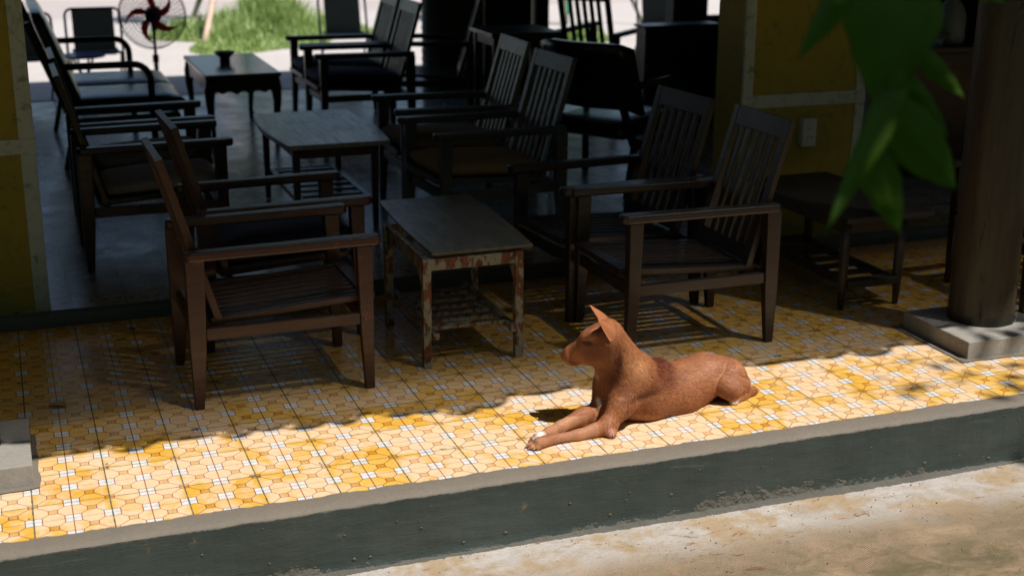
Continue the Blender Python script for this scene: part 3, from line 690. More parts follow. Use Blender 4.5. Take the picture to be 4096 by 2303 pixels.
def slat_table(name,loc,top,legs,h,label,topm,legm,shelf_z,bulge=.0,round_=False,group=None,rz=0):
    t=empty(name,loc,rz,label,'table',group)
    (x0,x1,y0,y1)=top; poly=[]; n=10
    for k in range(n): poly.append((x0+(x1-x0)*k/n,y0))
    for k in range(n): poly.append((x1+bulge*math.sin(k/n*3.14),y0+(y1-y0)*k/n))
    for k in range(n): poly.append((x1-(x1-x0)*k/n,y1))
    for k in range(n): poly.append((x0-bulge*math.sin(k/n*3.14),y1-(y1-y0)*k/n))
    bm=B_(); prism(bm,poly,h-.022,h); obj('table_top',bm,topm,t,bevel=.003)
    (a,b_,c,d)=legs
    for x in (a,b_):
        for y in (c,d):
            bm=B_()
            if round_: tube(bm,[(x,y,0),(x,y,.12),(x,y,h-.023)],[.011,.019,.020],14)
            else: beam(bm,(x,y,0),(x,y,h-.0225),.024,.024,(0,1,0),.034,.034)
            obj('leg',bm,legm,t,bevel=0 if round_ else .003,smooth=round_)
    g=.019
    for y in (c,d):
        bm=B_(); box(bm,a+g,b_-g,y-.009,y+.009,h-.075,h-.0225); obj('apron',bm,legm,t,bevel=.002)
    for x in (a,b_):
        bm=B_(); box(bm,x-.009,x+.009,c+g,d-g,h-.075,h-.0225); obj('apron',bm,legm,t,bevel=.002)
    if shelf_z:
        bm=B_(); 
        for x in (a+.024,b_-.024): box(bm,x-.014,x+.014,c-.02,d+.02,shelf_z-.014,shelf_z+.014)
        k=7
        for i in range(k):
            y=c+.02+(d-c-.04)*i/(k-1); box(bm,a+.0385,b_-.0385,y-.02,y+.02,shelf_z-.002,shelf_z+.010)
        for y in (c-.021,d+.021): box(bm,a+.01,b_-.01,y-.009,y+.009,shelf_z-.0135,shelf_z+.0135)
        obj('shelf',bm,legm,t,bevel=.002)
    return t
slat_table('weathered_table',(1.415,3.02,IZ),(-.225,.235,-.45,.44),(-.18,.18,-.37,.37),.415,'low table with grey weathered plank top, between the tan and the beige cushioned chairs',W_GREY,W_DARK,.13,.035)
slat_table('side_table',(3.185,1.33,0),(-.20,.19,-.405,.37),(-.165,.085,-.345,.31),.382,'dark low side table with round legs and slatted shelf, in front of the right pillar',wood('dull_dark_board',(.034,.024,.020),(.020,.015,.013),(.028,.024,.024),.55,dustamt=.4),wood('dark_turned_wood',(.060,.036,.018),(.030,.020,.012),(.045,.038,.030),.5,dustamt=.4),.105,.02,True)
slat_table('dark_desk',(2.775,4.0,IZ),(-.205,.205,-.19,.21),(-.17,.17,-.15,.17),.72,'plain dark desk standing behind the grey-worn armchairs, against the folded door',W_BLACK,W_DARK,0)
# ---- lacquered table with curved legs
def cabriole():
    t=empty('lacquered_table',(1.375,5.31,IZ),0,'low glossy lacquered table with curved legs and scalloped apron, carrying a black ashtray','table')
    bm=B_(); box(bm,-.225,.225,-.48,.48,.395,.42); obj('table_top',bm,simple('worn_glossy_lacquer',(.10,.105,.12),.16,scale=6,bump=.25,bdist=.004),t,bevel=.006)
    for sx in (-1,1):
        for sy in (-1,1):
            bm=B_(); tube(bm,[(sx*.188,sy*.44,.394),(sx*.196,sy*.447,.33),(sx*.200,sy*.452,.25),(sx*.192,sy*.444,.14),(sx*.186,sy*.438,.06),(sx*.196,sy*.448,.0)],[.030,.034,.026,.018,.015,.020],10); obj('leg',bm,W_BLACK,t,smooth=True)
    def scal(L,h0=.394):
        p=[(-L,h0),(-L,h0-.085)]
        for k in range(1,24): f=k/24; p.append((-L+2*L*f,h0-.078+.010*math.cos(f*math.pi*8)-.010*math.sin(f*math.pi)))
        p+=[(L,h0-.085),(L,h0)]; return p
    for y in (-.45,.45):
        bm=B_(); prismY(bm,scal(.168),y-.010,y+.010); obj('apron',bm,W_BLACK,t)
    for x in (-.197,.197):
        bm=B_(); prismY(bm,scal(.418),-.010,.010); bmesh.ops.rotate(bm,cent=(0,0,0),matrix=Matrix.Rotation(math.pi/2,3,'Z'),verts=bm.verts); bmesh.ops.translate(bm,vec=(x,0,0),verts=bm.verts); obj('apron',bm,W_BLACK,t)
cabriole()
bm=B_(); lathe(bm,[(.030,0),(.036,.006),(.030,.022),(.060,.050),(.066,.062),(.056,.062),(.040,.036),(.0,.034)][:7],(0,0,0),20)
o=obj('ashtray',bm,BLACKP,smooth=True); o.location=(1.36,5.42,IZ+.42); tag(o,'small black footed ashtray bowl on the glossy lacquered table','ashtray')
# ---- bent-arm settee and armchair in black vinyl
def bent(name,loc,rz,wid,label,backh=.86):
    t=empty(name,loc,rz,label,'settee' if wid>.8 else 'armchair')
    hw=wid/2
    n=2 if wid>.8 else 1
    bm=B_()
    for i in range(n):
        y0=-hw+.05+(wid-.10)*i/n+.004; y1=-hw+.05+(wid-.10)*(i+1)/n-.004
        b2=B_(); bmesh.ops.create_cube(b2,size=1); bmesh.ops.subdivide_edges(b2,edges=b2.edges,cuts=8,use_grid_fill=True)
        for v in b2.verts:
            p=v.co*2; pf=1-.35*max(abs(p.x),abs(p.y))**6
            v.co=Vector((.29+p.x*.33*(1-.08*abs(p.z)**3),(y0+y1)/2+p.y*(y1-y0)/2*(1-.05*abs(p.z)**3),.325+p.z*.055*pf))
        obj('seat_pad',b2,VINYL,t,smooth=True)
    bm.free()
    b2=B_(); bmesh.ops.create_cube(b2,size=1); bmesh.ops.subdivide_edges(b2,edges=b2.edges,cuts=10,use_grid_fill=True)
    for v in b2.verts:
        p=v.co*2; pf=1-.5*max(abs(p.z),abs(p.y))**5
        z=.60+p.z*(backh-.36)/2; lean=-(z-.36)*.36
        v.co=Vector((.04+lean+p.x*.045*pf-.04*p.y*p.y*0+(.10*p.y*p.y if wid<.8 else 0),p.y*(hw-.03),z-.03*abs(p.y)**6))
    obj('back_pad',b2,VINYL,t,smooth=True)
    for s in (-1,1):
        y=s*(hw-.012)
        pts=[(-.02,y,.56)]+[(.34+.09*math.sin(a),y,.47+.09*math.cos(a)) for a in [math.pi/2*k/6 for k in range(7)]]+[(.43,y,.30),(.435,y,.0)]
        bm=B_(); tube(bm,pts,.019,10); obj('bent_arm',bm,BLACKP,t,smooth=True)
        bm=B_(); beam(bm,(.0,y,.27),(-.19,y,backh-.06),.03,.035); obj('back_post',bm,BLACKP,t,bevel=.004)
        bm=B_(); beam(bm,(.02,y,.30),(-.05,y,0),.03,.03); obj('leg',bm,BLACKP,t,bevel=.003)
        bm=B_(); beam(bm,(.0,y,.26),(.56,y,.27),.026,.04); obj('side_rail',bm,BLACKP,t,bevel=.003)
    bm=B_(); beam(bm,(.565,-hw,.262),(.565,hw,.262),.026,.04); obj('front_rail',bm,BLACKP,t,bevel=.003)
    return t
bent('padded_settee',(.37,5.02,IZ),0,1.26,'long black padded settee with bent arms and glossy seat at the left of the room',.86)
bent('padded_armchair',(2.80,3.03,IZ),rad(33),.60,'black rounded padded armchair behind the grey-worn slatted chairs',.70)
# ---- metal tube chairs with woven backs
def tube_chair(loc,rz,label,first=[None]):
    if first[0]:
        c=copy_tree(first[0]); c.location=loc; c.rotation_euler=(0,0,rz); c['label']=label; return c
    t=empty('folding_chair',loc,rz,label,'chair','metal tube folding chairs with woven backs outside'); first[0]=t
    w=.20
    pts=[(-w,.16,0),(-w,.02,.30),(-w,-.06,.62)]+[(-w+.05-.05*math.cos(a),-.06-.012*math.sin(a),.62+.05*math.sin(a)) for a in [math.pi/2*k/4 for k in range(1,5)]]
    pts+= [(-p[0],p[1],p[2]) for p in pts[::-1]]
    bm=B_(); tube(bm,pts,.010,8); obj('back_frame',bm,STEEL,t,smooth=True)
    bm=B_()
    pts=[(-w+.02,-.20,0),(-w+.02,.10,.36),(-w+.02,.20,.37),(w-.02,.20,.37),(w-.02,.10,.36),(w-.02,-.20,0)]; tube(bm,pts,.009,8); obj('seat_frame',bm,STEEL,t,smooth=True)
    bm=B_(); beam(bm,(0,.005,.33),(0,-.068,.662),.004,.30,(1,0,0)); obj('woven_back',bm,WEAVE,t)
    bm=B_(); box(bm,-.165,.165,-.10,.2,.365,.371); obj('woven_seat',bm,WEAVE,t)
    return t
tube_chair((.72,7.55,-.05),math.pi,'metal tube chair with woven back standing outside behind the black settee')
tube_chair((.22,7.3,-.05),math.pi+.12,'metal tube chair with woven back half hidden by the left ochre pillar')
tube_chair((2.76,8.1,-.05),math.pi,'metal tube chair with woven back outside, behind the navy-cushioned armchairs')
tube_chair((5.62,8.0,-.05),math.pi-.1,'metal tube chair with woven back outside the second rear opening')
t=empty('round_table',(.60,7.05,-.05),0,'small round blue-topped table outside behind the black settee','table')
bm=B_(); lathe(bm,[(.150,0),(.155,.006),(.150,.016)],(0,0,.385),32); obj('table_top',bm,BLUEM,t)
for s in (-1,1):
    bm=B_(); tube(bm,[(s*.13,.10*s,0),(-s*.02,.02*s,.25),(-s*.07,0,.384)],.008,8); obj('leg',bm,STEEL,t,smooth=True)
    bm=B_(); tube(bm,[(s*.10,-.12,0),(s*.02,0,.25),(s*.04,.05,.384)],.008,8); obj('leg',bm,STEEL,t,smooth=True)
# dark cabinet, window-side things
t=empty('dark_cabinet',(3.97,4.68,IZ),0,'plain black cabinet at the right of the second rear opening','cabinet')
bm=B_(); box(bm,-.10,.42,-.08,.06,0,.625); obj('carcass',bm,W_BLACK,t,bevel=.004)
bm=B_(); box(bm,-.115,.43,-.095,.07,.6255,.640); obj('cabinet_top',bm,W_BLACK,t,bevel=.004)
for x0,x1 in ((-.09,.155),(.165,.41)):
    bm=B_(); box(bm,x0,x1,-.096,-.0805,.03,.61); d_=obj('cabinet_door',bm,W_BLACK,t,bevel=.003)
# counter with dispensers seen through the right opening
t=empty('dark_counter',(5.05,2.95,IZ),0,'dark wooden counter with red-brown panels in the opening right of the right pillar','counter')
bm=B_(); box(bm,-.75,1.4,-.2,.3,0,.66); obj('counter_body',bm,wood('dark_red_panel',(.060,.016,.012),(.030,.010,.008),(.05,.03,.03),.35,dustamt=.3),t,bevel=.004)
bm=B_(); box(bm,-.78,1.43,-.23,.33,.6605,.69); obj('counter_top',bm,W_BLACK,t,bevel=.004)
bm=B_(); lathe(bm,[(.070,0),(.078,.01),(.078,.15),(.055,.205),(.030,.235),(.030,.28),(.034,.285)],(0,0,0),24)
o=obj('pale_jar',bm,simple('grey_blue_glaze',(.22,.27,.31),.5),smooth=True); o.location=(4.86,2.88,IZ+.69); tag(o,'pale jar with sloping shoulders on the dark counter, next to the log post','jar')
bm=B_(); lathe(bm,[(.045,0),(.06,.01),(.065,.16),(.05,.18)],(0,0,0),24)
o=obj('teal_bucket',bm,simple('teal_plastic',(.12,.32,.30),.4),smooth=True); o.location=(4.62,2.86,IZ+.76); tag(o,'teal plastic tub on a shelf board above the dark counter, seen between the leaves','tub')
bm=B_(); box(bm,4.45,4.80,2.80,2.98,IZ+.73,IZ+.755); box(bm,4.46,4.48,2.81,2.97,IZ+.6905,IZ+.7295); box(bm,4.77,4.79,2.81,2.97,IZ+.6905,IZ+.7295)
tag(obj('shelf_riser',bm,W_BLACK,bevel=.002),'low black riser board on the dark counter','riser')
# ---- pedestal fan
def fan():
    cz=.66
    t=empty('pedestal_fan',(1.06,6.6,IZ),rad(-14),'black pedestal fan with red blades at the back, left of the lacquered table','fan')
    bm=B_(); lathe(bm,[(.17,0),(.17,.012),(.06,.030),(.03,.035)],(0,0,0),32); obj('base',bm,BLACKP,t,smooth=True)
    bm=B_(); tube(bm,[(0,0,.034),(0,0,.30)],.016,12); tube(bm,[(0,0,.30),(0,0,cz-.12)],.011,12); obj('pole',bm,BLACKP,t,smooth=True)
    bm=B_(); tube(bm,[(0,0,.28),(0,0,.33)],.022,12); obj('red_collar',bm,REDP,t,smooth=True)
    cz-=.055
    bm=B_(); tube(bm,[(0,-.03,cz),(0,.02,cz),(0,.06,cz),(0,.11,cz)],[.045,.058,.058,.04],20); tube(bm,[(0,.03,cz-.11),(0,.03,cz-.03)],.022,12); obj('motor_housing',bm,BLACKP,t,smooth=True)
    R_=.225
    for side,yo in ((-1,-.075),(1,.0)):
        bm=B_()
        for r in (.06,.085,.11,.135,.16,.185,.205,R_):
            y=yo+side*-.0+ (-.035 if side<0 else .028)*(1-(r/R_)**2)
            tube(bm,[(r*math.cos(a),y,cz+r*math.sin(a)) for a in [2*math.pi*k/40 for k in range(40)]],.0012 if r<R_ else .0035,5,closed=True)
        for k in range(44):
            a=2*math.pi*k/44
            tube(bm,[(r*math.cos(a+ (.35*(r/R_))),yo+(-.035 if side<0 else .028)*(1-(r/R_)**2),cz+r*math.sin(a+(.35*(r/R_)))) for r in (.035,.10,.16,R_)],.0010,4)
        obj('guard',bm,BLACKP,t)
    bm=B_(); lathe(bm,[(.036,0),(.036,.012)],(0,0,0),24); bmesh.ops.rotate(bm,cent=(0,0,0),matrix=Matrix.Rotation(math.pi/2,3,'X'),verts=bm.verts); bmesh.ops.translate(bm,vec=(0,-.105,cz),verts=bm.verts); obj('guard_cap',bm,BLACKP,t)
    for k in range(5):
        a0=rad(12+72*k); bm=B_(); top=[];bot=[]
        V=[]
        for i in range(9):
            f=i/8; r=.04+.155*f; sweep=a0+.75*f*f; wdt=.050*math.sin(math.pi*min(1,.25+f*.78))**.8
            row=[]
            for j in (-1,0,1):
                aa=sweep+j*wdt/r*.5*(1 if r>.06 else .7); row.append(bm.verts.new((r*math.cos(aa),-.04+j*.012,cz+r*math.sin(aa))))
            V.append(row)
        for A_,B2 in zip(V,V[1:]):
            for j in (0,1): bm.faces.new((A_[j],A_[j+1],B2[j+1],B2[j]))
        o=obj('blade',bm,REDP,t,smooth=True); md=o.modifiers.new('thick','SOLIDIFY'); md.thickness=.003
fan()
# ---- dry leaf on the floor
bm=B_(); V=[]
for i in range(9):
    f=i/8; wd=.017*math.sin(math.pi*f)**.8+.0004
    V.append([bm.verts.new((-.034+.068*f,j*wd,.003+.010*abs(j)**1.5*math.sin(math.pi*f)+.004*f)) for j in (-1,-.5,0,.5,1)])
for A_,B2 in zip(V,V[1:]):
    for j in range(4): bm.faces.new((A_[j],A_[j+1],B2[j+1],B2[j]))
o=obj('fallen_leaf',bm,LEAFDRY,smooth=True); o.location=(.10,.93,.002); o.rotation_euler=(0,0,rad(-25)); o.modifiers.new('t','SOLIDIFY').thickness=.0006
tag(o,'single curled yellow-brown leaf lying on the tiles near the left plinth','leaf')
# ------------------------------------------------------------------ grass island, stakes and young tree outside
def leafmat(name,c1,c2,trans,rough=.4,tw=.35):
    m,n,b=mat(name); r=n.new('ShaderNodeNewGeometry').outputs['Random Per Island']
    col=n.mix(r,c1,c2); n.put(b.inputs['Base Color'],col); n.put(b.inputs['Roughness'],rough)
    out=m.node_tree.nodes['Material Output']; tr=n.new('ShaderNodeBsdfTranslucent'); n.put(tr.inputs[0],n.mix(.5,col,trans))
    mx=n.new('ShaderNodeMixShader'); mx.inputs[0].default_value=tw
    m.node_tree.links.new(b.outputs[0],mx.inputs[1]); m.node_tree.links.new(tr.outputs[0],mx.inputs[2]); m.node_tree.links.new(mx.outputs[0],out.inputs[0]); return m
GRASS=leafmat('grass_blades',(.26,.40,.10),(.50,.60,.28),(.45,.62,.2),.55,.4)
SOIL=simple('grass_soil',(.20,.24,.08),.9,scale=10)
def raw_mesh(name,co,faces,m,parent=None,smooth=False,attr=None):
    me=bpy.data.meshes.new(name); co=np.asarray(co,np.float32); faces=np.asarray(faces,np.int32)
    k=faces.shape[1]; me.vertices.add(len(co)); me.vertices.foreach_set('co',co.ravel())
    me.loops.add(faces.size); me.loops.foreach_set('vertex_index',faces.ravel())
    me.polygons.add(len(faces)); me.polygons.foreach_set('loop_start',np.arange(0,faces.size,k,dtype=np.int32)); 
    me.update(calc_edges=True); me.validate()
    if smooth: me.polygons.foreach_set('use_smooth',[True]*len(me.polygons))
    if attr is not None:
        a=me.color_attributes.new('coat','FLOAT_COLOR','POINT'); a.data.foreach_set('color',np.asarray(attr,np.float32).ravel())
    me.materials.append(m); o=bpy.data.objects.new(name,me); COL.objects.link(o)
    if parent: o.parent=parent
    return o
def grass(cx,cy,rx,ry,n,h,label):
    a=rng.uniform(0,2*np.pi,n); r=np.sqrt(rng.uniform(0,1,n)); wob=1+.25*np.sin(a*3+1)+.15*np.sin(a*5)
    x=cx+rx*r*np.cos(a)*wob; y=cy+ry*r*np.sin(a)*wob
    tuft=.5+.5*np.sin(x*5.1)*np.cos(y*4.3+x); hh=h*(.10+1.05*(1-r)**1.0*np.clip((y-cy)/ry+1.0,.15,1.2))*(.35+.9*tuft)*rng.uniform(.35,1.9,n)**1.3
    ang=rng.uniform(0,2*np.pi,n); lean=rng.uniform(.1,.7,n); wd=rng.uniform(.006,.014,n)
    px=-np.sin(ang)*wd; py=np.cos(ang)*wd; z0=np.full(n,-.05)
    A_=np.stack([x-px,y-py,z0],1); B2=np.stack([x+px,y+py,z0],1)
    mx=x+np.cos(ang)*lean*hh*.3; my=y+np.sin(ang)*lean*hh*.3
    C_=np.stack([mx-px*.8,my-py*.8,z0+hh*.65],1); D_=np.stack([mx+px*.8,my+py*.8,z0+hh*.65],1)
    T=np.stack([x+np.cos(ang)*lean*hh*.9,y+np.sin(ang)*lean*hh*.9,z0+hh],1); T2=T+np.stack([px*.1,py*.1,0*px],1)
    co=np.stack([A_,B2,D_,C_,T2,T],1).reshape(-1,3); i=np.arange(n)*6
    f=np.concatenate([np.stack([i,i+1,i+2,i+3],1),np.stack([i+3,i+2,i+4,i+5],1)])
    o=raw_mesh('grass',co,f,GRASS); tag(o,label,'grass',kind='stuff')
grass(2.55,11.0,.98,.98,12000,.27,'lush green grass clump around the staked young tree outside')
bm=B_(); vs=[bm.verts.new((2.55+.96*math.cos(a)*(1+.25*math.sin(a*3+1)+.15*math.sin(a*5)),11.0+.96*math.sin(a)*(1+.25*math.sin(a*3+1)+.15*math.sin(a*5)),-.044)) for a in [2*math.pi*k/60 for k in range(60)]]; bm.faces.new(vs)
tag(obj('grass_bed',bm,SOIL),kind='structure')
def stake(a,b,r,m,label):
    a=Vector(a);b=Vector(b); bm=B_(); pts=[];rs=[]
    for k in range(13): f=k/12; pts.append(a.lerp(b,f)+Vector((.012*math.sin(f*7),0,0))); rs.append(r*(1.12 if k%3==0 else .95)*(1-.15*f))
    tube(bm,pts,rs,12); o=obj('support_stake',bm,m,smooth=True); tag(o,label,'stake','stakes propping the young tree')
top=Vector((2.50,11.85,1.6))
stake((1.89,11.56,-.06),(2.58,11.9,1.5),.028,BAMBOOD,'dark wooden stake, leftmost of the props round the young tree')
stake((1.92,10.48,-.06),(2.62,12.1,1.9),.034,BAMBOO,'pale sun-bleached stake left of the green-netted trunk')
stake((3.02,12.11,-.06),(2.64,12.2,1.6),.022,BAMBOOD,'thin dark stake right of the green-netted trunk')
stake((3.09,11.28,-.06),(2.65,12.1,1.8),.034,BAMBOO,'pale sun-bleached stake, rightmost of the props round the young tree')
def blob_crown(name,c,rx,ry,rz_,n,size,m,parent,holes=.45,seed=1,cl=60):
    R_=np.random.default_rng(seed)
    # leaf clusters on a lumpy volume
    cc=R_.normal(size=(cl,3)); cc/=np.linalg.norm(cc,axis=1)[:,None]; cc*=R_.uniform(.35,1.0,(cl,1))**.6; cc*=np.array([rx,ry,rz_])
    idx=R_.integers(0,cl,n); p=cc[idx]+R_.normal(size=(n,3))*np.array([rx,ry,rz_])*.13+np.array(c)
    d1=R_.normal(size=(n,3)); d1/=np.linalg.norm(d1,axis=1)[:,None]; d1[:,2]-=.3
    d2=np.cross(d1,R_.normal(size=(n,3))); d2/=np.linalg.norm(d2,axis=1)[:,None]
    s=size*R_.uniform(.6,1.3,(n,1)); a=p; b_=p+d1*s*.5+d2*s*.22; t_=p+d1*s; c_=p+d1*s*.5-d2*s*.22
    co=np.stack([a,b_,t_,c_],1).reshape(-1,3); i=np.arange(n)*4; f=np.stack([i,i+1,i+2,i+3],1)
    return raw_mesh(name,co,f,m,parent)
LEAF=leafmat('tree_leaves',(.025,.12,.008),(.055,.20,.015),(.15,.50,.02),.4,.4)
def young_tree(loc,label,sd):
    t=empty('young_tree',loc,0,label,'tree','young staked trees outside')
    bm=B_(); tube(bm,[(0,0,0),(.01,0,.5),(.0,.01,1.2),(.03,0,2.4)],[.045,.04,.035,.02],12); obj('trunk',bm,BARK,t,smooth=True)
    bm=B_(); pts=[(0.004*math.sin(k),.003*math.cos(k*2),.12+k*.06) for k in range(24)]; tube(bm,pts,[.055+.008*math.sin(k*1.7) for k in range(24)],14); obj('green_netting',bm,GREENNET,t,smooth=True)
    blob_crown('crown',(0,0,3.2),.7,.7,.7,1500,.12,LEAF,t,seed=sd,cl=24)
young_tree((2.61,12.2,-.05),'young tree outside with green-netted trunk, behind the grass clump in the wide rear opening',3)
young_tree((6.05,11.3,-.05),'young tree outside with green-netted trunk, seen through the second rear opening',5)
grass(5.5,9.7,.35,.35,2500,.12,'small tuft of grass round the staked tree in the second rear opening')
stake((5.73,11.66,-.06),(6.06,11.35,1.5),.022,BAMBOOD,'thin dark stake at the left of the second rear opening')
stake((5.05,8.87,-.06),(6.02,11.2,2.2),.022,BAMBOOD,'dark stake behind the slatted chair in the second rear opening')
stake((6.92,11.05,-.06),(6.08,11.3,1.6),.022,BAMBOOD,'dark stake at the right of the second rear opening')
# ------------------------------------------------------------------ yard trees in front (beside and behind the camera)
def yard_tree(loc,h,crowns,label,seed):
    t=empty('yard_tree',loc,0,label,'tree')
    bm=B_(); tube(bm,[(0,0,-.05),(.03,.02,h*.4),(-.04,.05,h*.75),(0,0,h)],[.15,.12,.10,.06],14)
    obj('trunk',bm,BARK,t,smooth=True)
    for i,(c,r,n) in enumerate(crowns):
        bm=B_(); tube(bm,[(0,0,h*.7),(c[0]*.5,c[1]*.5,(h*.8+c[2])*.5),(c[0],c[1],c[2])],[.05,.035,.01],8); obj('limb',bm,BARK,t,smooth=True)
        blob_crown('crown',c,r[0],r[1],r[2],n,.13,LEAF,t,seed=seed+i,cl=max(12,int(n/70)))

# world-space measurements of the dog and the hanging leaves
PR=[[1.5665, 0.292, 0.2182, 0.0076, 1.5845, 0.268, 0.2227, 0.0236, 0.66, 0.012], [1.5724, 0.286, 0.2255, 0.0093, 1.6012, 0.244, 0.2561, 0.0176, 0.75, 0.012], [1.5774, 0.278, 0.2075, 0.0135, 1.6269, 0.228, 0.2251, 0.0222, 0.5, 0.012], [1.5888, 0.262, 0.2242, 0.0253, 1.6191, 0.232, 0.2458, 0.0373, 0.58, 0.015], [1.6304, 0.218, 0.2844, 0.0359, 1.6677, 0.2, 0.297, 0.0462, 1.0, 0.02], [1.5993, 0.196, 0.3012, 0.012, 1.6179, 0.18, 0.3155, 0.0144, 1, 0.012], [1.6231, 0.262, 0.28, 0.0118, 1.6451, 0.25, 0.2924, 0.0147, 1, 0.012], [1.6395, 0.216, 0.2487, 0.0385, 1.6623, 0.206, 0.256, 0.0428, 0.55, 0.02], [1.6821, 0.182, 0.3077, 0.0162, 1.666, 0.172, 0.3214, 0.0107, 0.9, 0.022], [1.6858, 0.222, 0.3254, 0.0138, 1.6808, 0.232, 0.3361, 0.0075, 0.9, 0.02], [1.6748, 0.2, 0.2852, 0.0484, 1.7077, 0.214, 0.2303, 0.0551, 0.85, 0.03], [1.7022, 0.212, 0.2423, 0.0522, 1.7523, 0.228, 0.1602, 0.079, 0.88, 0.03], [1.7159, 0.222, 0.1982, 0.0518, 1.7055, 0.262, 0.1142, 0.039, 0.9, 0.03], [1.7604, 0.235, 0.1329, 0.0804, 1.8285, 0.262, 0.0785, 0.0903, 0.95, 0.04], [1.716, 0.275, 0.0882, 0.0377, 1.7464, 0.275, 0.0316, 0.0455, 1.0, 0.04], [1.8315, 0.268, 0.0719, 0.0912, 1.9574, 0.29, 0.0477, 0.0818, 0.98, 0.05], [1.8828, 0.27, 0.1296, 0.0456, 1.8464, 0.258, 0.11, 0.0394, 1, 0.01], [1.9573, 0.29, 0.0519, 0.081, 2.0388, 0.315, 0.0574, 0.0687, 0.95, 0.05], [2.0401, 0.318, 0.0624, 0.0695, 2.0879, 0.335, 0.0714, 0.0628, 1, 0.04], [2.086, 0.34, 0.0719, 0.0648, 2.1866, 0.36, 0.0504, 0.0537, 1.0, 0.04], [2.1734, 0.36, 0.0457, 0.0537, 2.2286, 0.355, 0.015, 0.034, 1.0, 0.03], [1.7683, 0.19, 0.132, 0.0445, 1.7136, 0.165, 0.0849, 0.0387, 0.8, 0.03], [1.7136, 0.165, 0.0849, 0.0387, 1.6632, 0.148, 0.035, 0.0264, 0.85, 0.02], [1.664, 0.145, 0.0282, 0.0242, 1.6606, 0.1185, 0.0153, 0.0153, 1, 0.015], [1.6541, 0.145, 0.0256, 0.0271, 1.5562, 0.138, 0.0125, 0.0182, 0.85, 0.015], [1.5562, 0.138, 0.0125, 0.0182, 1.4716, 0.1318, 0.0151, 0.0151, 0.85, 0.012], [1.4709, 0.1303, 0.0159, 0.0159, 1.4243, 0.1147, 0.0179, 0.0179, 1.0, 0.012], [1.4329, 0.1268, 0.0129, 0.0129, 1.4092, 0.1382, 0.0086, 0.0086, 1, 0.005], [1.4051, 0.1376, 0.0079, 0.0079, 1.4006, 0.1378, 0.0054, 0.0054, 1, 0.004], [1.4329, 0.1268, 0.0129, 0.0129, 1.4007, 0.1279, 0.0086, 0.0086, 1, 0.005], [1.3966, 0.1272, 0.0079, 0.0079, 1.3921, 0.1274, 0.0054, 0.0054, 1, 0.004], [1.4329, 0.1268, 0.0129, 0.0129, 1.403, 0.1118, 0.0086, 0.0086, 1, 0.005], [1.3989, 0.1112, 0.0079, 0.0079, 1.3944, 0.1113, 0.0054, 0.0054, 1, 0.004], [1.4329, 0.1268, 0.0129, 0.0129, 1.4162, 0.1033, 0.0086, 0.0086, 1, 0.005], [1.4121, 0.1027, 0.0079, 0.0079, 1.4076, 0.1029, 0.0054, 0.0054, 1, 0.004], [1.6869, 0.24, 0.0606, 0.0374, 1.6696, 0.245, 0.0249, 0.0315, 1, 0.03], [1.6736, 0.245, 0.0263, 0.0315, 1.6124, 0.235, 0.0304, 0.0268, 0.9, 0.02], [1.6204, 0.235, 0.0333, 0.0283, 1.5295, 0.208, 0.0183, 0.0177, 0.9, 0.015], [1.5295, 0.208, 0.0183, 0.0177, 1.49, 0.198, 0.0099, 0.0154, 0.9, 0.012], [1.4896, 0.197, 0.0103, 0.0154, 1.4419, 0.1553, 0.0166, 0.0166, 1, 0.012], [1.4474, 0.1643, 0.0131, 0.0131, 1.4371, 0.1828, 0.0087, 0.0087, 1, 0.005], [1.4474, 0.1643, 0.0131, 0.0131, 1.4236, 0.1699, 0.0087, 0.0087, 1, 0.005], [1.4474, 0.1643, 0.0131, 0.0131, 1.4225, 0.1528, 0.0087, 0.0087, 1, 0.005], [2.1565, 0.295, 0.0748, 0.0462, 2.1155, 0.258, 0.0577, 0.0349, 0.85, 0.005], [2.1121, 0.252, 0.0603, 0.0333, 2.1324, 0.244, 0.0482, 0.0341, 0.9, 0.005], [2.1388, 0.26, 0.0499, 0.0404, 2.1857, 0.28, 0.0388, 0.0329, 0.9, 0.008], [2.1781, 0.285, 0.0254, 0.0259, 2.2359, 0.2876, 0.015, 0.015, 0.9, 0.015], [2.2444, 0.2947, 0.0134, 0.0134, 2.1875, 0.2603, 0.0102, 0.0102, 1, 0.01], [2.1875, 0.2603, 0.0102, 0.0102, 2.1389, 0.236, 0.0109, 0.0109, 1, 0.01], [2.1551, 0.2455, 0.0086, 0.0086, 2.1323, 0.2476, 0.0062, 0.0062, 1, 0.004], [2.1551, 0.2455, 0.0086, 0.0086, 2.1317, 0.2321, 0.0062, 0.0062, 1, 0.004], [2.1551, 0.2455, 0.0086, 0.0086, 2.1422, 0.2273, 0.0062, 0.0062, 1, 0.004], [2.1467, 0.38, 0.078, 0.0318, 2.0324, 0.4, 0.0913, 0.0214, 1, 0.03], [2.0237, 0.4, 0.0881, 0.019, 2.1369, 0.5108, 0.0147, 0.0147, 1, 0.02], [2.225, 0.4, 0.035, 0.016, 2.215, 0.47, 0.012, 0.01, 1, 0.02], [2.215, 0.47, 0.012, 0.01, 2.12, 0.53, 0.008, 0.006, 1, 0.01]]
EARN={"T": [1.618, 0.148, 0.3705], "L": [1.6601, 0.15, 0.296], "M": [1.6731, 0.194, 0.3355], "B": [1.6941, 0.166, 0.3125], "E1": [1.6519, 0.15, 0.3169], "E2": [1.6343, 0.155, 0.3498]}
EARF={"T": [1.6317, 0.242, 0.3859], "L": [1.7058, 0.262, 0.2796], "M": [1.6476, 0.206, 0.3451], "B": [1.6965, 0.232, 0.33]}
